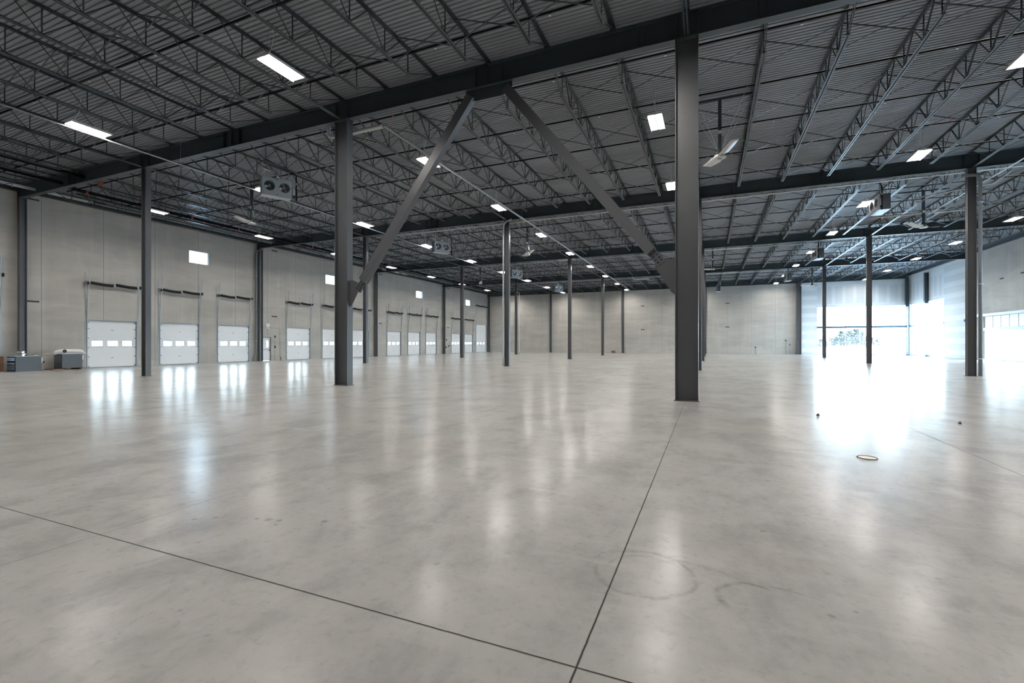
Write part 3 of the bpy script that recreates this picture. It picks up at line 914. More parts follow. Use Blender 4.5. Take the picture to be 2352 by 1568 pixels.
# ------------------------------------------------------------------ sprinkler pipes
shm = MB()
shm.tube([(0, 0, -0.03), (0, 0, -0.10)], 0.014, M['chrome'], 8)
shm.tube([(0, 0, -0.10), (0, 0, -0.105)], 0.035, M['white'], 8)
shm = shm.mesh('sprinkler_head')
rcm = MB().tube([(-0.05, 0, 0), (0.05, 0, 0)], 0.044, M['red'], 10).mesh('red_coupling')
SY = [15.25 + 3.108 * k for k in range(-4, 20)]
SY = [y_ for y_ in SY if 2.0 < y_ < YF - 0.6]
for k, y_ in enumerate(SY):
    j_ = [q for q in GY if abs(q - y_) < 0.3]
    yy = y_ if not j_ else y_ + 0.4
    m_ = MB().tube([(XL + 1.6, 0, 0), (XR - 1.2, 0, 0)], 0.032, M['black'], 10)
    t = thing('sprinkler_pipe', 'thin black sprinkler pipe across the roof, %s counted from the far wall' % ORD[len(SY) - k], 'pipe', (0, yy, 10.66), 0, 'sprinkler branch pipes')
    m_.obj('pipe', t)
    for q in range(16):
        x_ = -34.2 + 3.66 * q + (0.9 if k % 2 else 0)
        if x_ < XR - 1.5: link('sprinkler_head', shm, t, (x_, 0, 0))
    for x_ in ((-20.6 + (k % 3), 7.9 + (k % 3) * 1.2) if k % 2 else (-11.6, 14.1)): link('red_coupling', rcm, t, (x_, 0, 0))
# main feed pipe with orange couplings
mp = thing('sprinkler_main_pipe', 'thick black pipe with orange couplings high along the dock wall', 'pipe')
MB().tube([(-32.35, 6.0, 10.28), (-32.35, 14.0, 10.28)], 0.085, M['black'], 14).obj('pipe', mp)
MB().tube([(-32.35, 14.0, 10.28), (-32.35, 14.35, 10.1), (-32.35, 14.9, 10.1), (-32.35, 70.0, 10.1)], 0.085, M['black'], 14).obj('pipe', mp)
for y_ in (11.0, 14.0, 14.8, 17.6, 20.6, 24.0, 31.0, 38.0): MB().tube([(-32.35, y_ - 0.06, 10.28 if y_ < 14.3 else 10.1), (-32.35, y_ + 0.06, 10.28 if y_ < 14.3 else 10.1)], 0.115, M['red'], 14).obj('coupling', mp)
m2 = thing('sprinkler_main_pipe', 'second thick black pipe with one orange elbow ahead of the near girder', 'pipe')
MB().tube([(-30.25, 4.0, 10.32), (-30.25, 14.3, 10.32)], 0.085, M['black'], 14).obj('pipe', m2)
MB().tube([(-30.25, 14.2, 10.32), (-30.25, 14.45, 10.30), (-30.25, 14.5, 10.12)], 0.11, M['red'], 14).obj('elbow', m2)
for x_ in (-33.1, -33.8):
    o = MB().tube([(x_, 15.0, 10.25), (x_, 70, 10.25)], 0.03, M['black'], 8).obj('black_conduit')
    tag(o, 'thin black conduit high along the dock wall, %s of the pair' % ('inner' if x_ > -33.5 else 'outer'), 'conduit', 'black conduits')

# ------------------------------------------------------------------ pale pipes and conduits
def pipe(name, pts, r, mat, label, cat='pipe', group=None, n=12, clamps=()):
    t = thing(name, label, cat, (0, 0, 0), 0, group)
    MB().tube(pts, r, mat, n).obj('pipe', t)
    for p, ax in clamps:
        c = MB()
        if ax == 'z': c.tube([(p[0], p[1], p[2] - 0.03), (p[0], p[1], p[2] + 0.03)], r * 1.35, M['galv'], 12)
        elif ax == 'y': c.tube([(p[0], p[1] - 0.02, p[2]), (p[0], p[1] + 0.02, p[2])], r * 1.4, M['galv'], 10); c.tube([(p[0], p[1], p[2]), (p[0], p[1], DECK - 0.012)], 0.006, M['galvd'], 6)
        else: c.tube([(p[0] - 0.02, p[1], p[2]), (p[0] + 0.02, p[1], p[2])], r * 1.4, M['galv'], 10); c.tube([(p[0], p[1], p[2]), (p[0], p[1], DECK - 0.012)], 0.006, M['galvd'], 6)
        c.obj('clamp', t)
    return t
pipe('conduit', [(-22.14, -4, 9.70), (-22.14, 30, 9.70), (-22.14, 72, 9.70)], 0.03, M['galvd'],
     'long pale conduit running under the second row of lights from the dock doors', 'conduit', clamps=[((-22.14, y_, 9.70), 'y') for y_ in (7.0, 13.6, 20, 26, 32.2, 38.5, 44.5, 51, 57.2, 63.4, 69.5)])
pipe('conduit', [(-11.18, 14.1, 9.70), (-11.18, 73, 9.70)], 0.055, M['galvd'],
     'grey pipe running away from the white drain pipe beside the third row of lights', 'conduit', clamps=[((-11.18, y_, 9.70), 'y') for y_ in range(16, 72, 4)])
pipe('gas_pipe', [(-24.2, 29.62, 9.90), (-12.9, 29.62, 9.90), (-0.6, 29.62, 9.94), (13.9, 29.62, 9.96)], 0.045, M['pvc'],
     'white pipe crossing the hall behind the second row of columns', 'pipe', clamps=[((x_, 29.62, 9.93), 'x') for x_ in (-22, -18, -8.5, -4, 3, 7, 10.2)])
pipe('gas_pipe', [(-24.2, 45.42, 9.92), (8.0, 45.42, 9.92)], 0.035, M['galvd'], 'thin pale pipe crossing the hall behind the third row of columns', 'pipe')
pipe('gas_pipe', [(-24.2, 60.95, 9.92), (8.0, 60.95, 9.92)], 0.035, M['galvd'], 'thin pale pipe crossing the hall behind the fourth row of columns', 'pipe')
pipe('gas_pipe', [(13.4, 30.0, 9.90), (13.4, 31.5, 9.75), (10.6, 33.0, 9.75)], 0.035, M['pvc'], 'short white pipe bending right above the near right heater', 'pipe')
pipe('gas_pipe', [(9.6, 36.9, 9.72), (14.4, 36.9, 9.72)], 0.055, M['pvc'], 'white pipe length above the fan at right', 'pipe', clamps=[((10.2, 36.9, 9.72), 'x'), ((13.6, 36.9, 9.72), 'x')])
# roof drains
pipe('drain_pipe', [(-13.86, 14.12, 10.6), (-13.86, 14.12, 9.86), (-13.80, 14.12, 9.76), (-13.68, 14.12, 9.72), (-12.5, 14.12, 9.70), (-11.25, 14.12, 9.69)], 0.075, M['pvc'],
     'white drain pipe with an elbow passing behind the left gusseted column', 'pipe', 'drain pipes' and None)
pipe('drain_pipe', [(-14.10, 45.2, 10.7), (-14.10, 45.2, 10.1), (-14.02, 45.2, 10.0), (-13.85, 45.2, 9.97), (-12.3, 45.2, 9.97)], 0.085, M['pvc'],
     'white drain pipe elbow at the top of the third row column', 'pipe')
pipe('drain_pipe', [(-9.0, 60.6, 10.5), (-9.0, 60.6, 9.85), (-8.8, 60.6, 9.7), (-6.9, 60.6, 9.7)], 0.085, M['pvc'], 'white drain pipe elbow near the far wall right of centre', 'pipe')
pipe('drain_pipe', [(-12.35, 29.09, 10.0), (-12.75, 29.09, 9.9), (-12.95, 29.09, 9.65), (-12.97, 29.09, 9.3), (-12.97, 29.09, 0.3), (-12.97, 29.09, 0.02)], 0.055, M['galv'],
     'pale drain pipe clamped down the left side of the slim middle column', 'pipe', clamps=[((-12.97, 29.09, z_), 'z') for z_ in (9.0, 7.0, 4.6, 2.4, 0.9)])
pipe('drain_pipe', [(11.2, 29.10, 9.65), (11.75, 29.06, 9.6), (11.86, 29.05, 9.4), (11.87, 29.05, 0.02)], 0.075, M['rainp'],
     'grey drain pipe down the right side of the far right slim column', 'pipe', clamps=[((11.87, 29.05, z_), 'z') for z_ in (8.3, 4.4, 0.85)])
pipe('drain_pipe', [(-24.75, 60.2, 8.7), (-24.45, 60.2, 8.6), (-24.4, 60.2, 8.4), (-24.4, 60.2, 0.02)], 0.05, M['pvc'],
     'thin white drop pipe beside the fourth row column nearest the dock corner', 'pipe')
pipe('drain_pipe', [(XL + 0.9, 29.05, 9.8), (XL + 0.3, 29.0, 9.75), (XL + 0.2, 28.98, 9.5), (XL + 0.2, 28.98, 0.9), (XL + 0.2, 28.75, 0.3), (XL + 0.2, 28.7, 0.02)], 0.065, M['rainp'],
     'grey drain pipe down the dock wall left of the column by the exit door', 'pipe', clamps=[((XL + 0.2, 28.98, z_), 'z') for z_ in (7.5, 4.6, 1.8)])
pipe('roof_drain_pipe', [(-35.2, 2.0, 10.27), (-35.2, 16.4, 10.30)], 0.085, M['pvc'], 'thick white pipe high on the dock wall at the left edge', 'pipe',
     clamps=[((-35.2, y_, 10.29), 'y') for y_ in (9.0, 12.8, 14.4)])
pipe('roof_drain_pipe', [(-35.2, 14.62, 10.29), (-35.2, 14.62, 10.75)], 0.07, M['pvc'], 'short white stub rising from the thick pipe high on the dock wall', 'pipe')
pipe('conduit', [(-35.25, 16.4, 10.28), (-35.3, 30.0, 10.33), (-35.3, 72.0, 10.33)], 0.05, M['galvd'], 'pale conduit along the top of the dock wall past all the doors', 'conduit',
     clamps=[((-35.3, y_, 10.32), 'y') for y_ in (20, 26, 32.2, 38.5, 44.5, 51, 57.2, 63.4, 69.5)])
pipe('conduit', [(-35.0, 17.0, 10.36), (-35.0, 72.0, 10.40)], 0.02, M['galv'], 'thin bright conduit just above the pale one on the dock wall', 'conduit')
pipe('roof_drain_pipe', [(-35.2, 44.2, 10.22), (-35.2, 49.2, 10.24)], 0.085, M['pvc'], 'short thick white pipe high on the dock wall beyond the braces', 'pipe')
pipe('conduit', [(13.0, 8.0, 9.86), (12.95, 40.0, 9.86)], 0.03, M['galv'], 'bright thin conduit under the joists at right near the lights', 'conduit')

# ------------------------------------------------------------------ unit heaters
def heater_parts():
    W_, H_, D_ = 1.34, 0.86, 0.56      # along Y, up, along X (fans on +X)
    cs = MB()
    cs.box((-D_, -W_ / 2, 0.02), (-0.10, W_ / 2, H_), M['heaterd'])
    R = 0.25
    fc = MB()                          # front sheet with two round inlets
    def ringface(cy_):
        n = 24; vs, fs = [], []
        for k in range(n):
            a = 2 * pi * k / n
            c_, s_ = cos(a), sin(a); mx_ = max(abs(c_) / (W_ / 4), abs(s_) / (H_ / 2))
            vs.append((0.0, cy_ + c_ / mx_, H_ / 2 + s_ / mx_)); vs.append((0.0, cy_ + c_ * R, H_ / 2 + 0.03 + s_ * R)); vs.append((-0.12, cy_ + c_ * R * 0.93, H_ / 2 + 0.03 + s_ * R * 0.93))
        for k in range(n):
            q = (k + 1) % n
            fs.append((3 * k, 3 * q, 3 * q + 1, 3 * k + 1)); fs.append((3 * k + 1, 3 * q + 1, 3 * q + 2, 3 * k + 2))
        fc.add(vs, fs, M['heater'])
    ringface(-W_ / 4); ringface(W_ / 4)
    fc.box((-0.10, -W_ / 2, 0.0), (0.0, W_ / 2, 0.015), M['heater'])
    fc.box((-0.10, -W_ / 2, H_ - 0.015), (0.0, W_ / 2, H_), M['heater'])
    for s_ in (-1, 1): fc.box((-0.10, s_ * W_ / 2, 0), (0.0, s_ * (W_ / 2 - 0.012), H_), M['heater'])
    fc.box((-0.02, -W_ / 2, 0.015), (0.012, W_ / 2, 0.05), M['heater'])
    fn = MB()                          # fan: blades, hub, guard wires
    fn.tube([(-0.075, 0, 0), (-0.025, 0, 0)], 0.055, M['galv'], 12)
    for k in range(4):
        a = k * pi / 2 + 0.4
        u = Vector((0, cos(a), sin(a))); v = Vector((0, -sin(a), cos(a)))
        p = Vector((-0.055, 0, 0))
        q = [p + u * 0.05 - v * 0.04, p + u * 0.21 - v * 0.09 + Vector((0.03, 0, 0)), p + u * 0.21 + v * 0.06 - Vector((0.03, 0, 0)), p + u * 0.05 + v * 0.04]
        q2 = [w_ - Vector((0.004, 0, 0)) for w_ in q]
        fn.add(q + q2, [(0, 1, 2, 3), (7, 6, 5, 4), (0, 4, 5, 1), (1, 5, 6, 2), (2, 6, 7, 3), (3, 7, 4, 0)], M['chrome'])
    fn.tube([(-0.125, 0, 0), (-0.12, 0, 0)], R * 0.95, M['guard'], 24)  # near-black disc stands in for the shade inside the inlet recess
    gd = MB()
    for rr in (0.09, 0.15, 0.21):
        pts = [(0.005, rr * cos(2 * pi * k / 24), rr * sin(2 * pi * k / 24)) for k in range(25)]
        gd.tube(pts, 0.004, M['guard'], 5, cap=False)
    for k in range(8):
        a = pi * k / 4
        gd.tube([(0.005, 0.04 * cos(a), 0.04 * sin(a)), (0.0, 0.25 * cos(a), 0.25 * sin(a))], 0.004, M['guard'], 5)
    lv = MB()
    for k in range(7): lv.bar((-D_ - 0.03, -W_ / 2 + 0.05, 0.12 + 0.1 * k), (-D_ - 0.03, W_ / 2 - 0.05, 0.12 + 0.1 * k), 0.07, 0.012, M['louver'], up=(0.5, 0, 1))
    bp = MB(); bp.box((-D_ - 0.02, -W_ / 2, 0.0), (-0.0, W_ / 2, 0.02), M['heater'])
    fl = MB()
    top = DECK - 8.85 - 0.12
    fl.tube([(-0.25, 0.05, H_), (-0.25, 0.05, H_ + 0.28), (-0.28, -0.02, H_ + 0.38), (-0.40, -0.30, H_ + 0.48), (-0.50, -0.62, H_ + 0.58), (-0.52, -0.72, H_ + 0.72), (-0.52, -0.73, top)], 0.06, M['chrome'], 12)
    gp = MB()
    gp.tube([(-0.1, W_ / 2 + 0.22, -0.05), (-0.1, W_ / 2 + 0.22, H_ + 0.35), (-0.1, W_ / 2 + 0.12, H_ + 0.42), (-0.4, -0.5, top)], 0.028, M['black'], 8)
    gp.tube([(-0.1, W_ / 2 + 0.22, 0.15), (-0.1, W_ / 2, 0.15)], 0.025, M['black'], 8)
    gp.tube([(-0.1, W_ / 2 + 0.22, H_ - 0.12), (-0.1, W_ / 2 + 0.22, H_ + 0.0)], 0.04, M['brass'], 8)
    gp.tube([(-0.1, W_ / 2 + 0.1, 0.25), (-0.1, W_ / 2 + 0.1, 0.6)], 0.05, M['galv'], 10)
    hr = MB()
    hr.tube([(0, 0, H_), (0, 0, DECK - 8.85)], 0.008, M['galvd'], 6)
    return dict(casing=cs.mesh('casing'), face=fc.mesh('front_panel'), fan=fn.mesh('fan'), guard=gd.mesh('fan_guard'), louver=lv.mesh('louver'), bottom=bp.mesh('bottom_pan'),
                flue=fl.mesh('flue_pipe'), gas=gp.mesh('gas_line'), rod=hr.mesh('hanger_rod'), W=W_, H=H_, D=D_)
HP = heater_parts()
def heater(x_, y_, rz, label):
    t = thing('unit_heater', label, 'heater', (x_, y_, 8.85), rz, 'ceiling unit heaters')
    link('casing', HP['casing'], t); link('front_panel', HP['face'], t); link('louver', HP['louver'], t); link('bottom_pan', HP['bottom'], t)
    link('flue_pipe', HP['flue'], t); link('gas_line', HP['gas'], t)
    for s_ in (-1, 1):
        f = link('fan', HP['fan'], t, (0, s_ * HP['W'] / 4, HP['H'] / 2 + 0.03)); link('fan_guard', HP['guard'], f)
    for a in (-0.12, -0.46):
        for s_ in (-0.60, 0.60): link('hanger_rod', HP['rod'], t, (a, s_, 0))
heater(-19.62, 16.62, radians(-30), 'grey hanging heater with two round fans, nearest and largest, upper left')
heater(-19.7, 32.2, radians(-30), 'hanging twin-fan heater left of the slim column with the pale pipe')
heater(-19.6, 47.8, radians(-35), 'hanging twin-fan heater just right of the slim column with the pale pipe')
heater(-19.5, 63.0, radians(-35), 'smallest hanging twin-fan heater, in front of the far wall left part')
heater(8.45, 31.8, pi + radians(2), 'dark hanging heater at right with a bright underside, behind a lit light')
heater(8.4, 47.5, pi + radians(4), 'hanging heater at right between the nearest right heater and the far one')
heater(8.2, 62.8, pi + radians(4), 'small hanging heater at right before the far concrete wall')
heater(0.9, 72.0, pi, 'small slate hanging heater high against the far wall right of the thick column')

# ------------------------------------------------------------------ ceiling fans
def fan_parts():
    bl = MB()
    n = 8; vs, fs = [], []
    for k in range(n + 1):
        t = k / n; r = 0.16 + 1.06 * t
        wd_ = 0.19 * (1 - 0.25 * t) if t > 0.05 else 0.09
        tw = 0.30 - 0.16 * t; zz = 0.02 + 0.10 * t * t
        for s_ in (-1, 1):
            vs.append((r, s_ * wd_, zz + s_ * wd_ * tw)); vs.append((r, s_ * wd_, zz + s_ * wd_ * tw + 0.012))
    for k in range(n):
        a = 4 * k; b_ = a + 4
        fs += [(a, b_, b_ + 2, a + 2), (a + 1, a + 3, b_ + 3, b_ + 1), (a, a + 1, b_ + 1, b_), (a + 2, b_ + 2, b_ + 3, a + 3)]
    fs += [(0, 2, 3, 1), (4 * n, 4 * n + 1, 4 * n + 3, 4 * n + 2)]
    bl.add(vs, fs, M['fan'], True)
    hb_ = MB(); hb_.tube([(0, 0, -0.05), (0, 0, -0.02), (0, 0, 0.05)], [0.17, 0.22, 0.20], M['fan'], 20); hb_.tube([(0, 0, -0.056), (0, 0, -0.05)], 0.08, M['frame'], 14)
    mt = MB(); mt.tube([(0, 0, 0.05), (0, 0, 0.12), (0, 0, 0.3)], [0.12, 0.12, 0.08], M['steel'], 14)
    for k in range(4): a = pi / 4 + k * pi / 2; mt.tube([(0.13 * cos(a), 0.13 * sin(a), 0.10), (0.13 * cos(a), 0.13 * sin(a), 0.17)], 0.025, M['chrome'], 8)
    top = DECK - 8.5 - 0.2
    dp = MB(); dp.box((-0.06, -0.06, 0.25), (0.06, 0.06, top), M['steel'])
    dp.box((0.07, -0.05, 0.35), (0.14, 0.05, 0.75), M['frame']); dp.box((-0.062, -0.065, 0.85), (0.062, -0.06, 0.98), M['white'])
    mb_ = MB(); mb_.box((-1.2, -0.05, top - 0.02), (1.2, 0.05, top + 0.06), M['steel'])
    gy = MB(); gy.tube([(0.08, 0.08, 0.3), (0.95, 0.95, top + 0.1)], 0.007, M['galv'], 6)
    return [x.mesh(nm) for x, nm in ((bl, 'blade'), (hb_, 'hub'), (mt, 'motor'), (dp, 'downrod'), (mb_, 'mounting_bar'), (gy, 'guy_wire'))]
FB, FH, FM, FD, FMB, FG = fan_parts()
def fan(x_, y_, a0, label):
    t = thing('ceiling_fan', label, 'fan', (x_, y_, 8.5), 0, 'large ceiling fans')
    link('hub', FH, t); link('motor', FM, t); link('downrod', FD, t); link('mounting_bar', FMB, t)
    for k in range(2): link('blade', FB, t, (0, 0, 0), a0 + k * pi)
    for k in range(4): link('guy_wire', FG, t, (0, 0, 0), k * pi / 2)
fan(0.36, 18.95, radians(-68), 'white-bladed ceiling fan just right of the thick near column')
fan(-24.35, 18.9, radians(-80), 'white-bladed ceiling fan over the dock doors between two lights')
fan(-13.1, 34.0, radians(-50), 'white-bladed ceiling fan just right of the slim column with the pale pipe')
fan(-24.5, 48.4, radians(-60), 'small ceiling fan left of that slim column, near the dock doors')
fan(0.3, 47.4, radians(180), 'small ceiling fan low behind the thick near column, right side')
fan(11.75, 35.1, radians(-140), 'white-bladed ceiling fan under a girder left of the far right column')
fan(11.4, 65.6, radians(170), 'small ceiling fan in front of the drywall pier by the glazed corner')

# ------------------------------------------------------------------ things on the floor
def floor_heater(x_, y_, W_, D_, H_, z0, label):
    t = thing('floor_heater', label, 'heater', (x_, y_, z0), 0, 'uninstalled heaters on the floor')
    MB().box((0, 0, 0), (-D_, W_, H_), M['heaterd']).obj('casing', t)
    fr = MB()
    fr.box((-0.03, -0.012, 0.0), (-D_ + 0.02, 0.0, 0.06), M['heaterd']); fr.box((-0.03, -0.012, H_ - 0.08), (-D_ + 0.02, 0.0, H_), M['heaterd'])
    fr.box((-0.06, -0.01, 0.06), (-D_ + 0.05, -0.004, H_ - 0.08), M['guard'])
    fr.obj('louver_frame', t)
    for k in range(8):
        z_ = 0.12 + k * (H_ - 0.24) / 7
        if k == 5 and z0 == 0: continue
        MB().bar((-0.06, -0.03, z_), (-D_ + 0.05, -0.03, z_), 0.055, 0.008, M['louver'], up=(0, -0.9, 0.8)).obj('louver_blade', t)
    tp = MB(); tp.box((0.004, -0.012, H_), (-D_ - 0.004, W_ + 0.005, H_ + 0.012), M['heater']); tp.obj('top_panel', t)
    bx = MB(); bx.box((-0.15, W_, H_ * 0.55), (-0.4, W_ + 0.12, H_ * 0.9), M['white']); bx.tube([(-0.2, W_, 0.35), (-0.2, W_ + 0.12, 0.35)], 0.03, M['chrome'], 8); bx.obj('control_box', t)
    return t
f1 = floor_heater(-35.35, 13.0, 1.08, 0.95, 0.84, 0.0, 'slate louvered heater on the floor at far left with metal rings on top')
f2 = floor_heater(-35.75, 15.18, 0.98, 0.90, 0.80, 0.13, 'slate louvered heater on wooden skids under a white wrapped pipe')
sk = MB()
for s_ in (0.05, 0.85): sk.box((-0.02, s_, 0), (-1.0, s_ + 0.1, 0.09), M['rubber'])
sk.box((0.12, -0.5, 0.0), (-0.75, 0.06, 0.05), M['wood']); sk.box((0.05, 0.0, 0.09), (-0.98, 0.98, 0.13), M['wood'])
sk.obj('pallet', None, (-35.75, 15.18, 0))
tag(bpy.data.objects['pallet'], 'dark skids and rough brown boards beneath the wrapped heater', 'pallet')
rg = thing('flue_ring', 'shiny metal flue rings stacked on the left floor heater', 'flue part', (-35.8, 13.4, 0.852))
for k, (r_, z_) in enumerate(((0.20, 0.0), (0.27, 0.10), (0.16, 0.18))):
    m_ = MB(); pts = [(r_ * cos(2 * pi * q / 24), r_ * sin(2 * pi * q / 24)) for q in range(24)]
    vs = [(a, b_, z_) for a, b_ in pts] + [(a, b_, z_ + (0.10 if k != 1 else 0.05)) for a, b_ in pts] + [(a * 0.93, b_ * 0.93, z_ + (0.10 if k != 1 else 0.05)) for a, b_ in pts] + [(a * 0.93, b_ * 0.93, z_) for a, b_ in pts]
    fs = []
    for L_ in range(4):
        for q in range(24): fs.append((L_ * 24 + q, L_ * 24 + (q + 1) % 24, ((L_ + 1) % 4) * 24 + (q + 1) % 24, ((L_ + 1) % 4) * 24 + q))
    m_.add(vs, fs, M['chrome'], False); m_.obj('ring', rg)
cp = MB().tube([(-35.55, 13.78, 0.90), (-35.55, 14.05, 0.90)], 0.045, M['chrome'], 14)
tag(cp.obj('pipe_stub'), 'short shiny pipe stub on the right of the left floor heater', 'pipe')
wp = thing('wrapped_pipe', 'white shrink-wrapped pipe with black opening lying on the skid heater', 'pipe')
zz = 0.13 + 0.812 + 0.13
MB().tube([(-35.85, 14.82, zz - 0.12), (-35.85, 14.95, zz - 0.02), (-35.85, 15.15, zz + 0.02), (-35.85, 16.0, zz + 0.02), (-35.85, 16.15, zz), (-35.85, 16.28, zz - 0.14)], [0.10, 0.12, 0.135, 0.135, 0.12, 0.09], M['wrap'], 16).obj('wrapping', wp)
MB().tube([(-35.71, 15.28, zz + 0.04), (-35.69, 15.28, zz + 0.04)], 0.10, M['rubber'], 18).obj('opening', wp)
pipe('floor_pipe', [(-35.62, 14.25, zz - 0.115), (-35.62, 16.45, zz - 0.115)], 0.018, M['pvc'], 'thin white pipe laid across the skid heater past the first door', 'pipe')
bd = MB().box((-36.6, 12.2, 0), (-36.55, 12.95, 0.85), M['wood']); tag(bd.obj('brown_board'), 'brown board standing behind the left floor heater at the picture edge', 'board')
for k, (y_, z_) in enumerate(((14.45, 0.33), (14.75, 0.45))):
    o = MB().box((XL + 0.0, y_ - 0.08, z_ - 0.05), (XL + 0.08, y_ + 0.08, z_ + 0.05), M['plate']).obj('wall_socket')
    tag(o, 'small dark box on the wall between the floor heaters, %s one' % ('lower' if k == 0 else 'upper'), 'socket')

# exit light above the personnel door
ex = thing('emergency_light', 'white emergency light unit on the wall above the exit door', 'light', (XL, 30.25, 3.05))
MB().box((0, -0.22, 0.10), (0.07, 0.22, 0.32), M['white']).obj('housing', ex)
MB().box((0, -0.12, -0.02), (0.06, 0.12, 0.10), M['white']).obj('battery_box', ex)
for s_ in (-0.08, 0.08): MB().tube([(0.02, s_, -0.10), (0.12, s_, -0.12)], [0.04, 0.06], M['white'], 14).obj('lamp_head', ex)
for k, (y_, z_, cat, lb) in enumerate(((31.05, 2.2, 'alarm', 'small dark alarm horn on the wall right of the exit door'), (31.05, 1.25, 'pull station', 'dark fire pull station on the wall right of the exit door'))):
    t = thing('wall_alarm' if k == 0 else 'pull_station', lb, cat, (XL, y_, z_))
    MB().box((0, -0.06, -0.09), (0.06, 0.06, 0.09), M['plate']).obj('body', t)
    MB().tube([(0.02, 0, -z_ + 0.05 if k else -0.9), (0.02, 0, -0.09)], 0.012, M['galvd'], 8).obj('conduit', t)
bl_ = thing('floor_lamp_globe', 'small white domed bollard standing at the wall right of the exit door', 'bollard', (XL + 0.18, 31.55, 0))
MB().tube([(0, 0, 0), (0, 0, 0.32)], 0.05, M['frame'], 12).obj('post', bl_)
MB().tube([(0, 0, 0.32), (0, 0, 0.38), (0, 0, 0.46), (0, 0, 0.5)], [0.06, 0.10, 0.08, 0.02], M['white'], 14).obj('dome', bl_)
pipe('wall_conduit', [(XL + 0.02, 30.5, 3.0), (XL + 0.02, 31.5, 3.0), (XL + 0.02, 31.6, 2.95), (XL + 0.02, 31.6, 0.5)], 0.014, M['galvd'], 'thin conduit bending down the wall beside the exit door', 'conduit')
# small things by the columns further along the dock wall
for k, (y_, z_) in enumerate(((61.0, 1.6), (61.4, 0.95), (62.2, 1.15), (61.0, 0.6), (61.5, 2.1))):
    o = MB().box((XL, y_ - 0.09, z_ - 0.12), (XL + 0.09, y_ + 0.09, z_ + 0.12), M['plate'] if k != 2 else M['rubber']).obj('wall_box')
    tag(o, ['small dark control box on dock wall by the fourth wall column, eye level', 'small dark box low on dock wall by the fourth wall column', 'tall black box on dock wall just before the tenth door',
            'lowest dark box on dock wall by the fourth wall column', 'highest dark box on dock wall by the fourth wall column'][k], 'control box', 'control boxes on the dock wall')
# bits at the foot of the far wall
for k, (x_, h_, lb) in enumerate(((6.18, 0.9, 'short dark standpipe at the foot of the far wall'), (10.0, 1.9, 'thin dark riser at the far wall beside the wide corner column'), (10.5, 1.3, 'small dark valve post by the far wall riser'))):
    t = thing('standpipe', lb, 'pipe', (x_, YF - 0.2, 0))
    MB().tube([(0, 0, 0), (0, 0, h_)], 0.04, M['frame'], 10).obj('pipe', t)
    MB().tube([(0, 0, h_), (0, 0, h_ + 0.16)], 0.09, M['plate'], 10).obj('valve', t)
bx_ = MB().box((-14.6, YF - 0.5, 0), (-14.0, YF - 0.15, 0.38), M['wood']); tag(bx_.obj('small_crate'), 'small brown crate at the foot of the far wall', 'crate')
pl = MB().tube([(XR - 0.5, 60.3, 3.85), (XR - 0.5, 60.0, 3.85)], 0.16, M['plate'], 12); pl.box((XR - 0.62, 59.9, 3.7), (XR - 0.2, 60.3, 4.0), M['plate'])
tag(pl.obj('wall_box'), 'dark round box fixed beside the column left of the wide right opening', 'box')
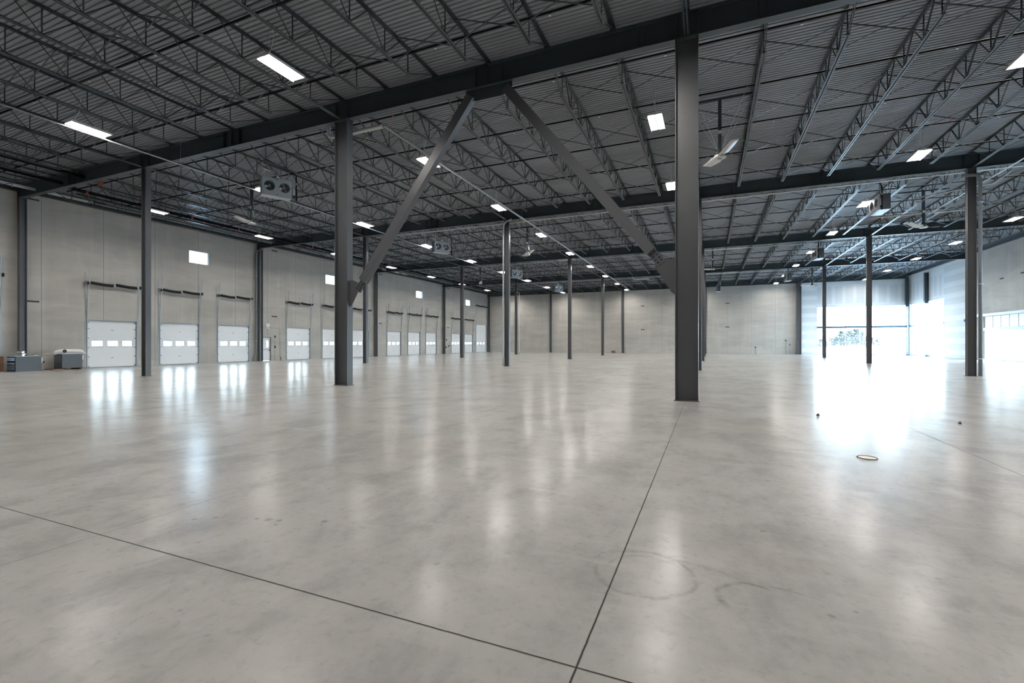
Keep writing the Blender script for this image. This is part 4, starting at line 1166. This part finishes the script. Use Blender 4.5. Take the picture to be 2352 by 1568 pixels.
# floor cap
fc_ = thing('clean_out_cover', 'round brass clean-out cap set in the floor at right', 'floor cap', (2.02, 7.87, 0))
MB().tube([(0, 0, 0.0), (0, 0, 0.004)], 0.105, M['ring'], 28).obj('cap', fc_)
rr_ = MB(); pts = [(0.115 * cos(2 * pi * q / 28), 0.115 * sin(2 * pi * q / 28), 0.003) for q in range(29)]
rr_.tube(pts, 0.006, M['plate'], 6, cap=False); rr_.obj('rim', fc_)
def speck(x_, y_, r_, lb):
    m_ = MB().tube([(x_, y_, 0), (x_ + r_ * 0.2, y_, r_ * 0.8), (x_ + r_ * 0.3, y_, r_ * 1.6)], [r_, r_ * 0.8, r_ * 0.2], M['plate'], 8)
    tag(m_.obj('debris_bit'), lb, 'debris')
from_px = lambda u, v: None
speck(2.19, 12.0, 0.035, 'small dark debris bit on the floor right of the thick column')
speck(4.55, 11.9, 0.03, 'small dark debris bit on the floor at right near the long cut')

# ------------------------------------------------------------------ outside
def tree(x_, y_, h_, lab):
    t = thing('tree', lab, 'tree', (x_, y_, -0.27), random.random() * 6, 'distant trees beyond the glazing')
    MB().tube([(0, 0, 0), (0.1, 0, h_ * 0.4), (0, 0.1, h_ * 0.75)], [h_ * 0.03, h_ * 0.02, h_ * 0.008], M['bark'], 8).obj('trunk', t)
    c = MB()
    for k in range(260):
        a = random.random() * 2 * pi; zz_ = random.random()
        r_ = (0.42 - 0.30 * abs(zz_ - 0.35)) * h_ * sqrt(random.random()) * (1 - zz_ * 0.45)
        p = Vector((r_ * cos(a), r_ * sin(a), h_ * (0.22 + 0.78 * zz_)))
        d1 = Vector((random.uniform(-1, 1), random.uniform(-1, 1), random.uniform(-1, 1))).normalized() * h_ * 0.055
        d2 = d1.cross(Vector((random.uniform(-1, 1), random.uniform(-1, 1), 1))).normalized() * h_ * 0.05
        c.add([p - d1 - d2, p + d1 - d2 * 0.6, p + d1 * 0.7 + d2, p - d1 * 0.8 + d2 * 0.7, p + d1.cross(d2).normalized() * h_ * 0.02],
              [(0, 1, 4), (1, 2, 4), (2, 3, 4), (3, 0, 4), (0, 3, 2, 1)], M['leaf'])
    c.obj('foliage', t)
def ray_at(u, dist):
    a = radians(22.965); s_ = (u - 1176) / 1068.98
    d = Vector((-sin(a) + cos(a) * s_, cos(a) + sin(a) * s_, 0))
    return d * dist
for k, (u, dist, h_) in enumerate(((1884, 150, 3.2), (1895, 158, 3.0), (1909, 190, 4.2), (1921, 180, 4.5), (1932, 194, 6.8), (1940, 170, 4.8), (1950, 186, 6.8), (1958, 204, 5.0), (1967, 176, 7.2), (1977, 192, 6.4), (1989, 200, 5.0), (2001, 205, 4.4), (2015, 215, 4.0))):
    p = ray_at(u, dist)
    tree(p.x, p.y, h_, 'pale washed-out tree seen through the far glazing, %s from the left' % ORD[k + 1])
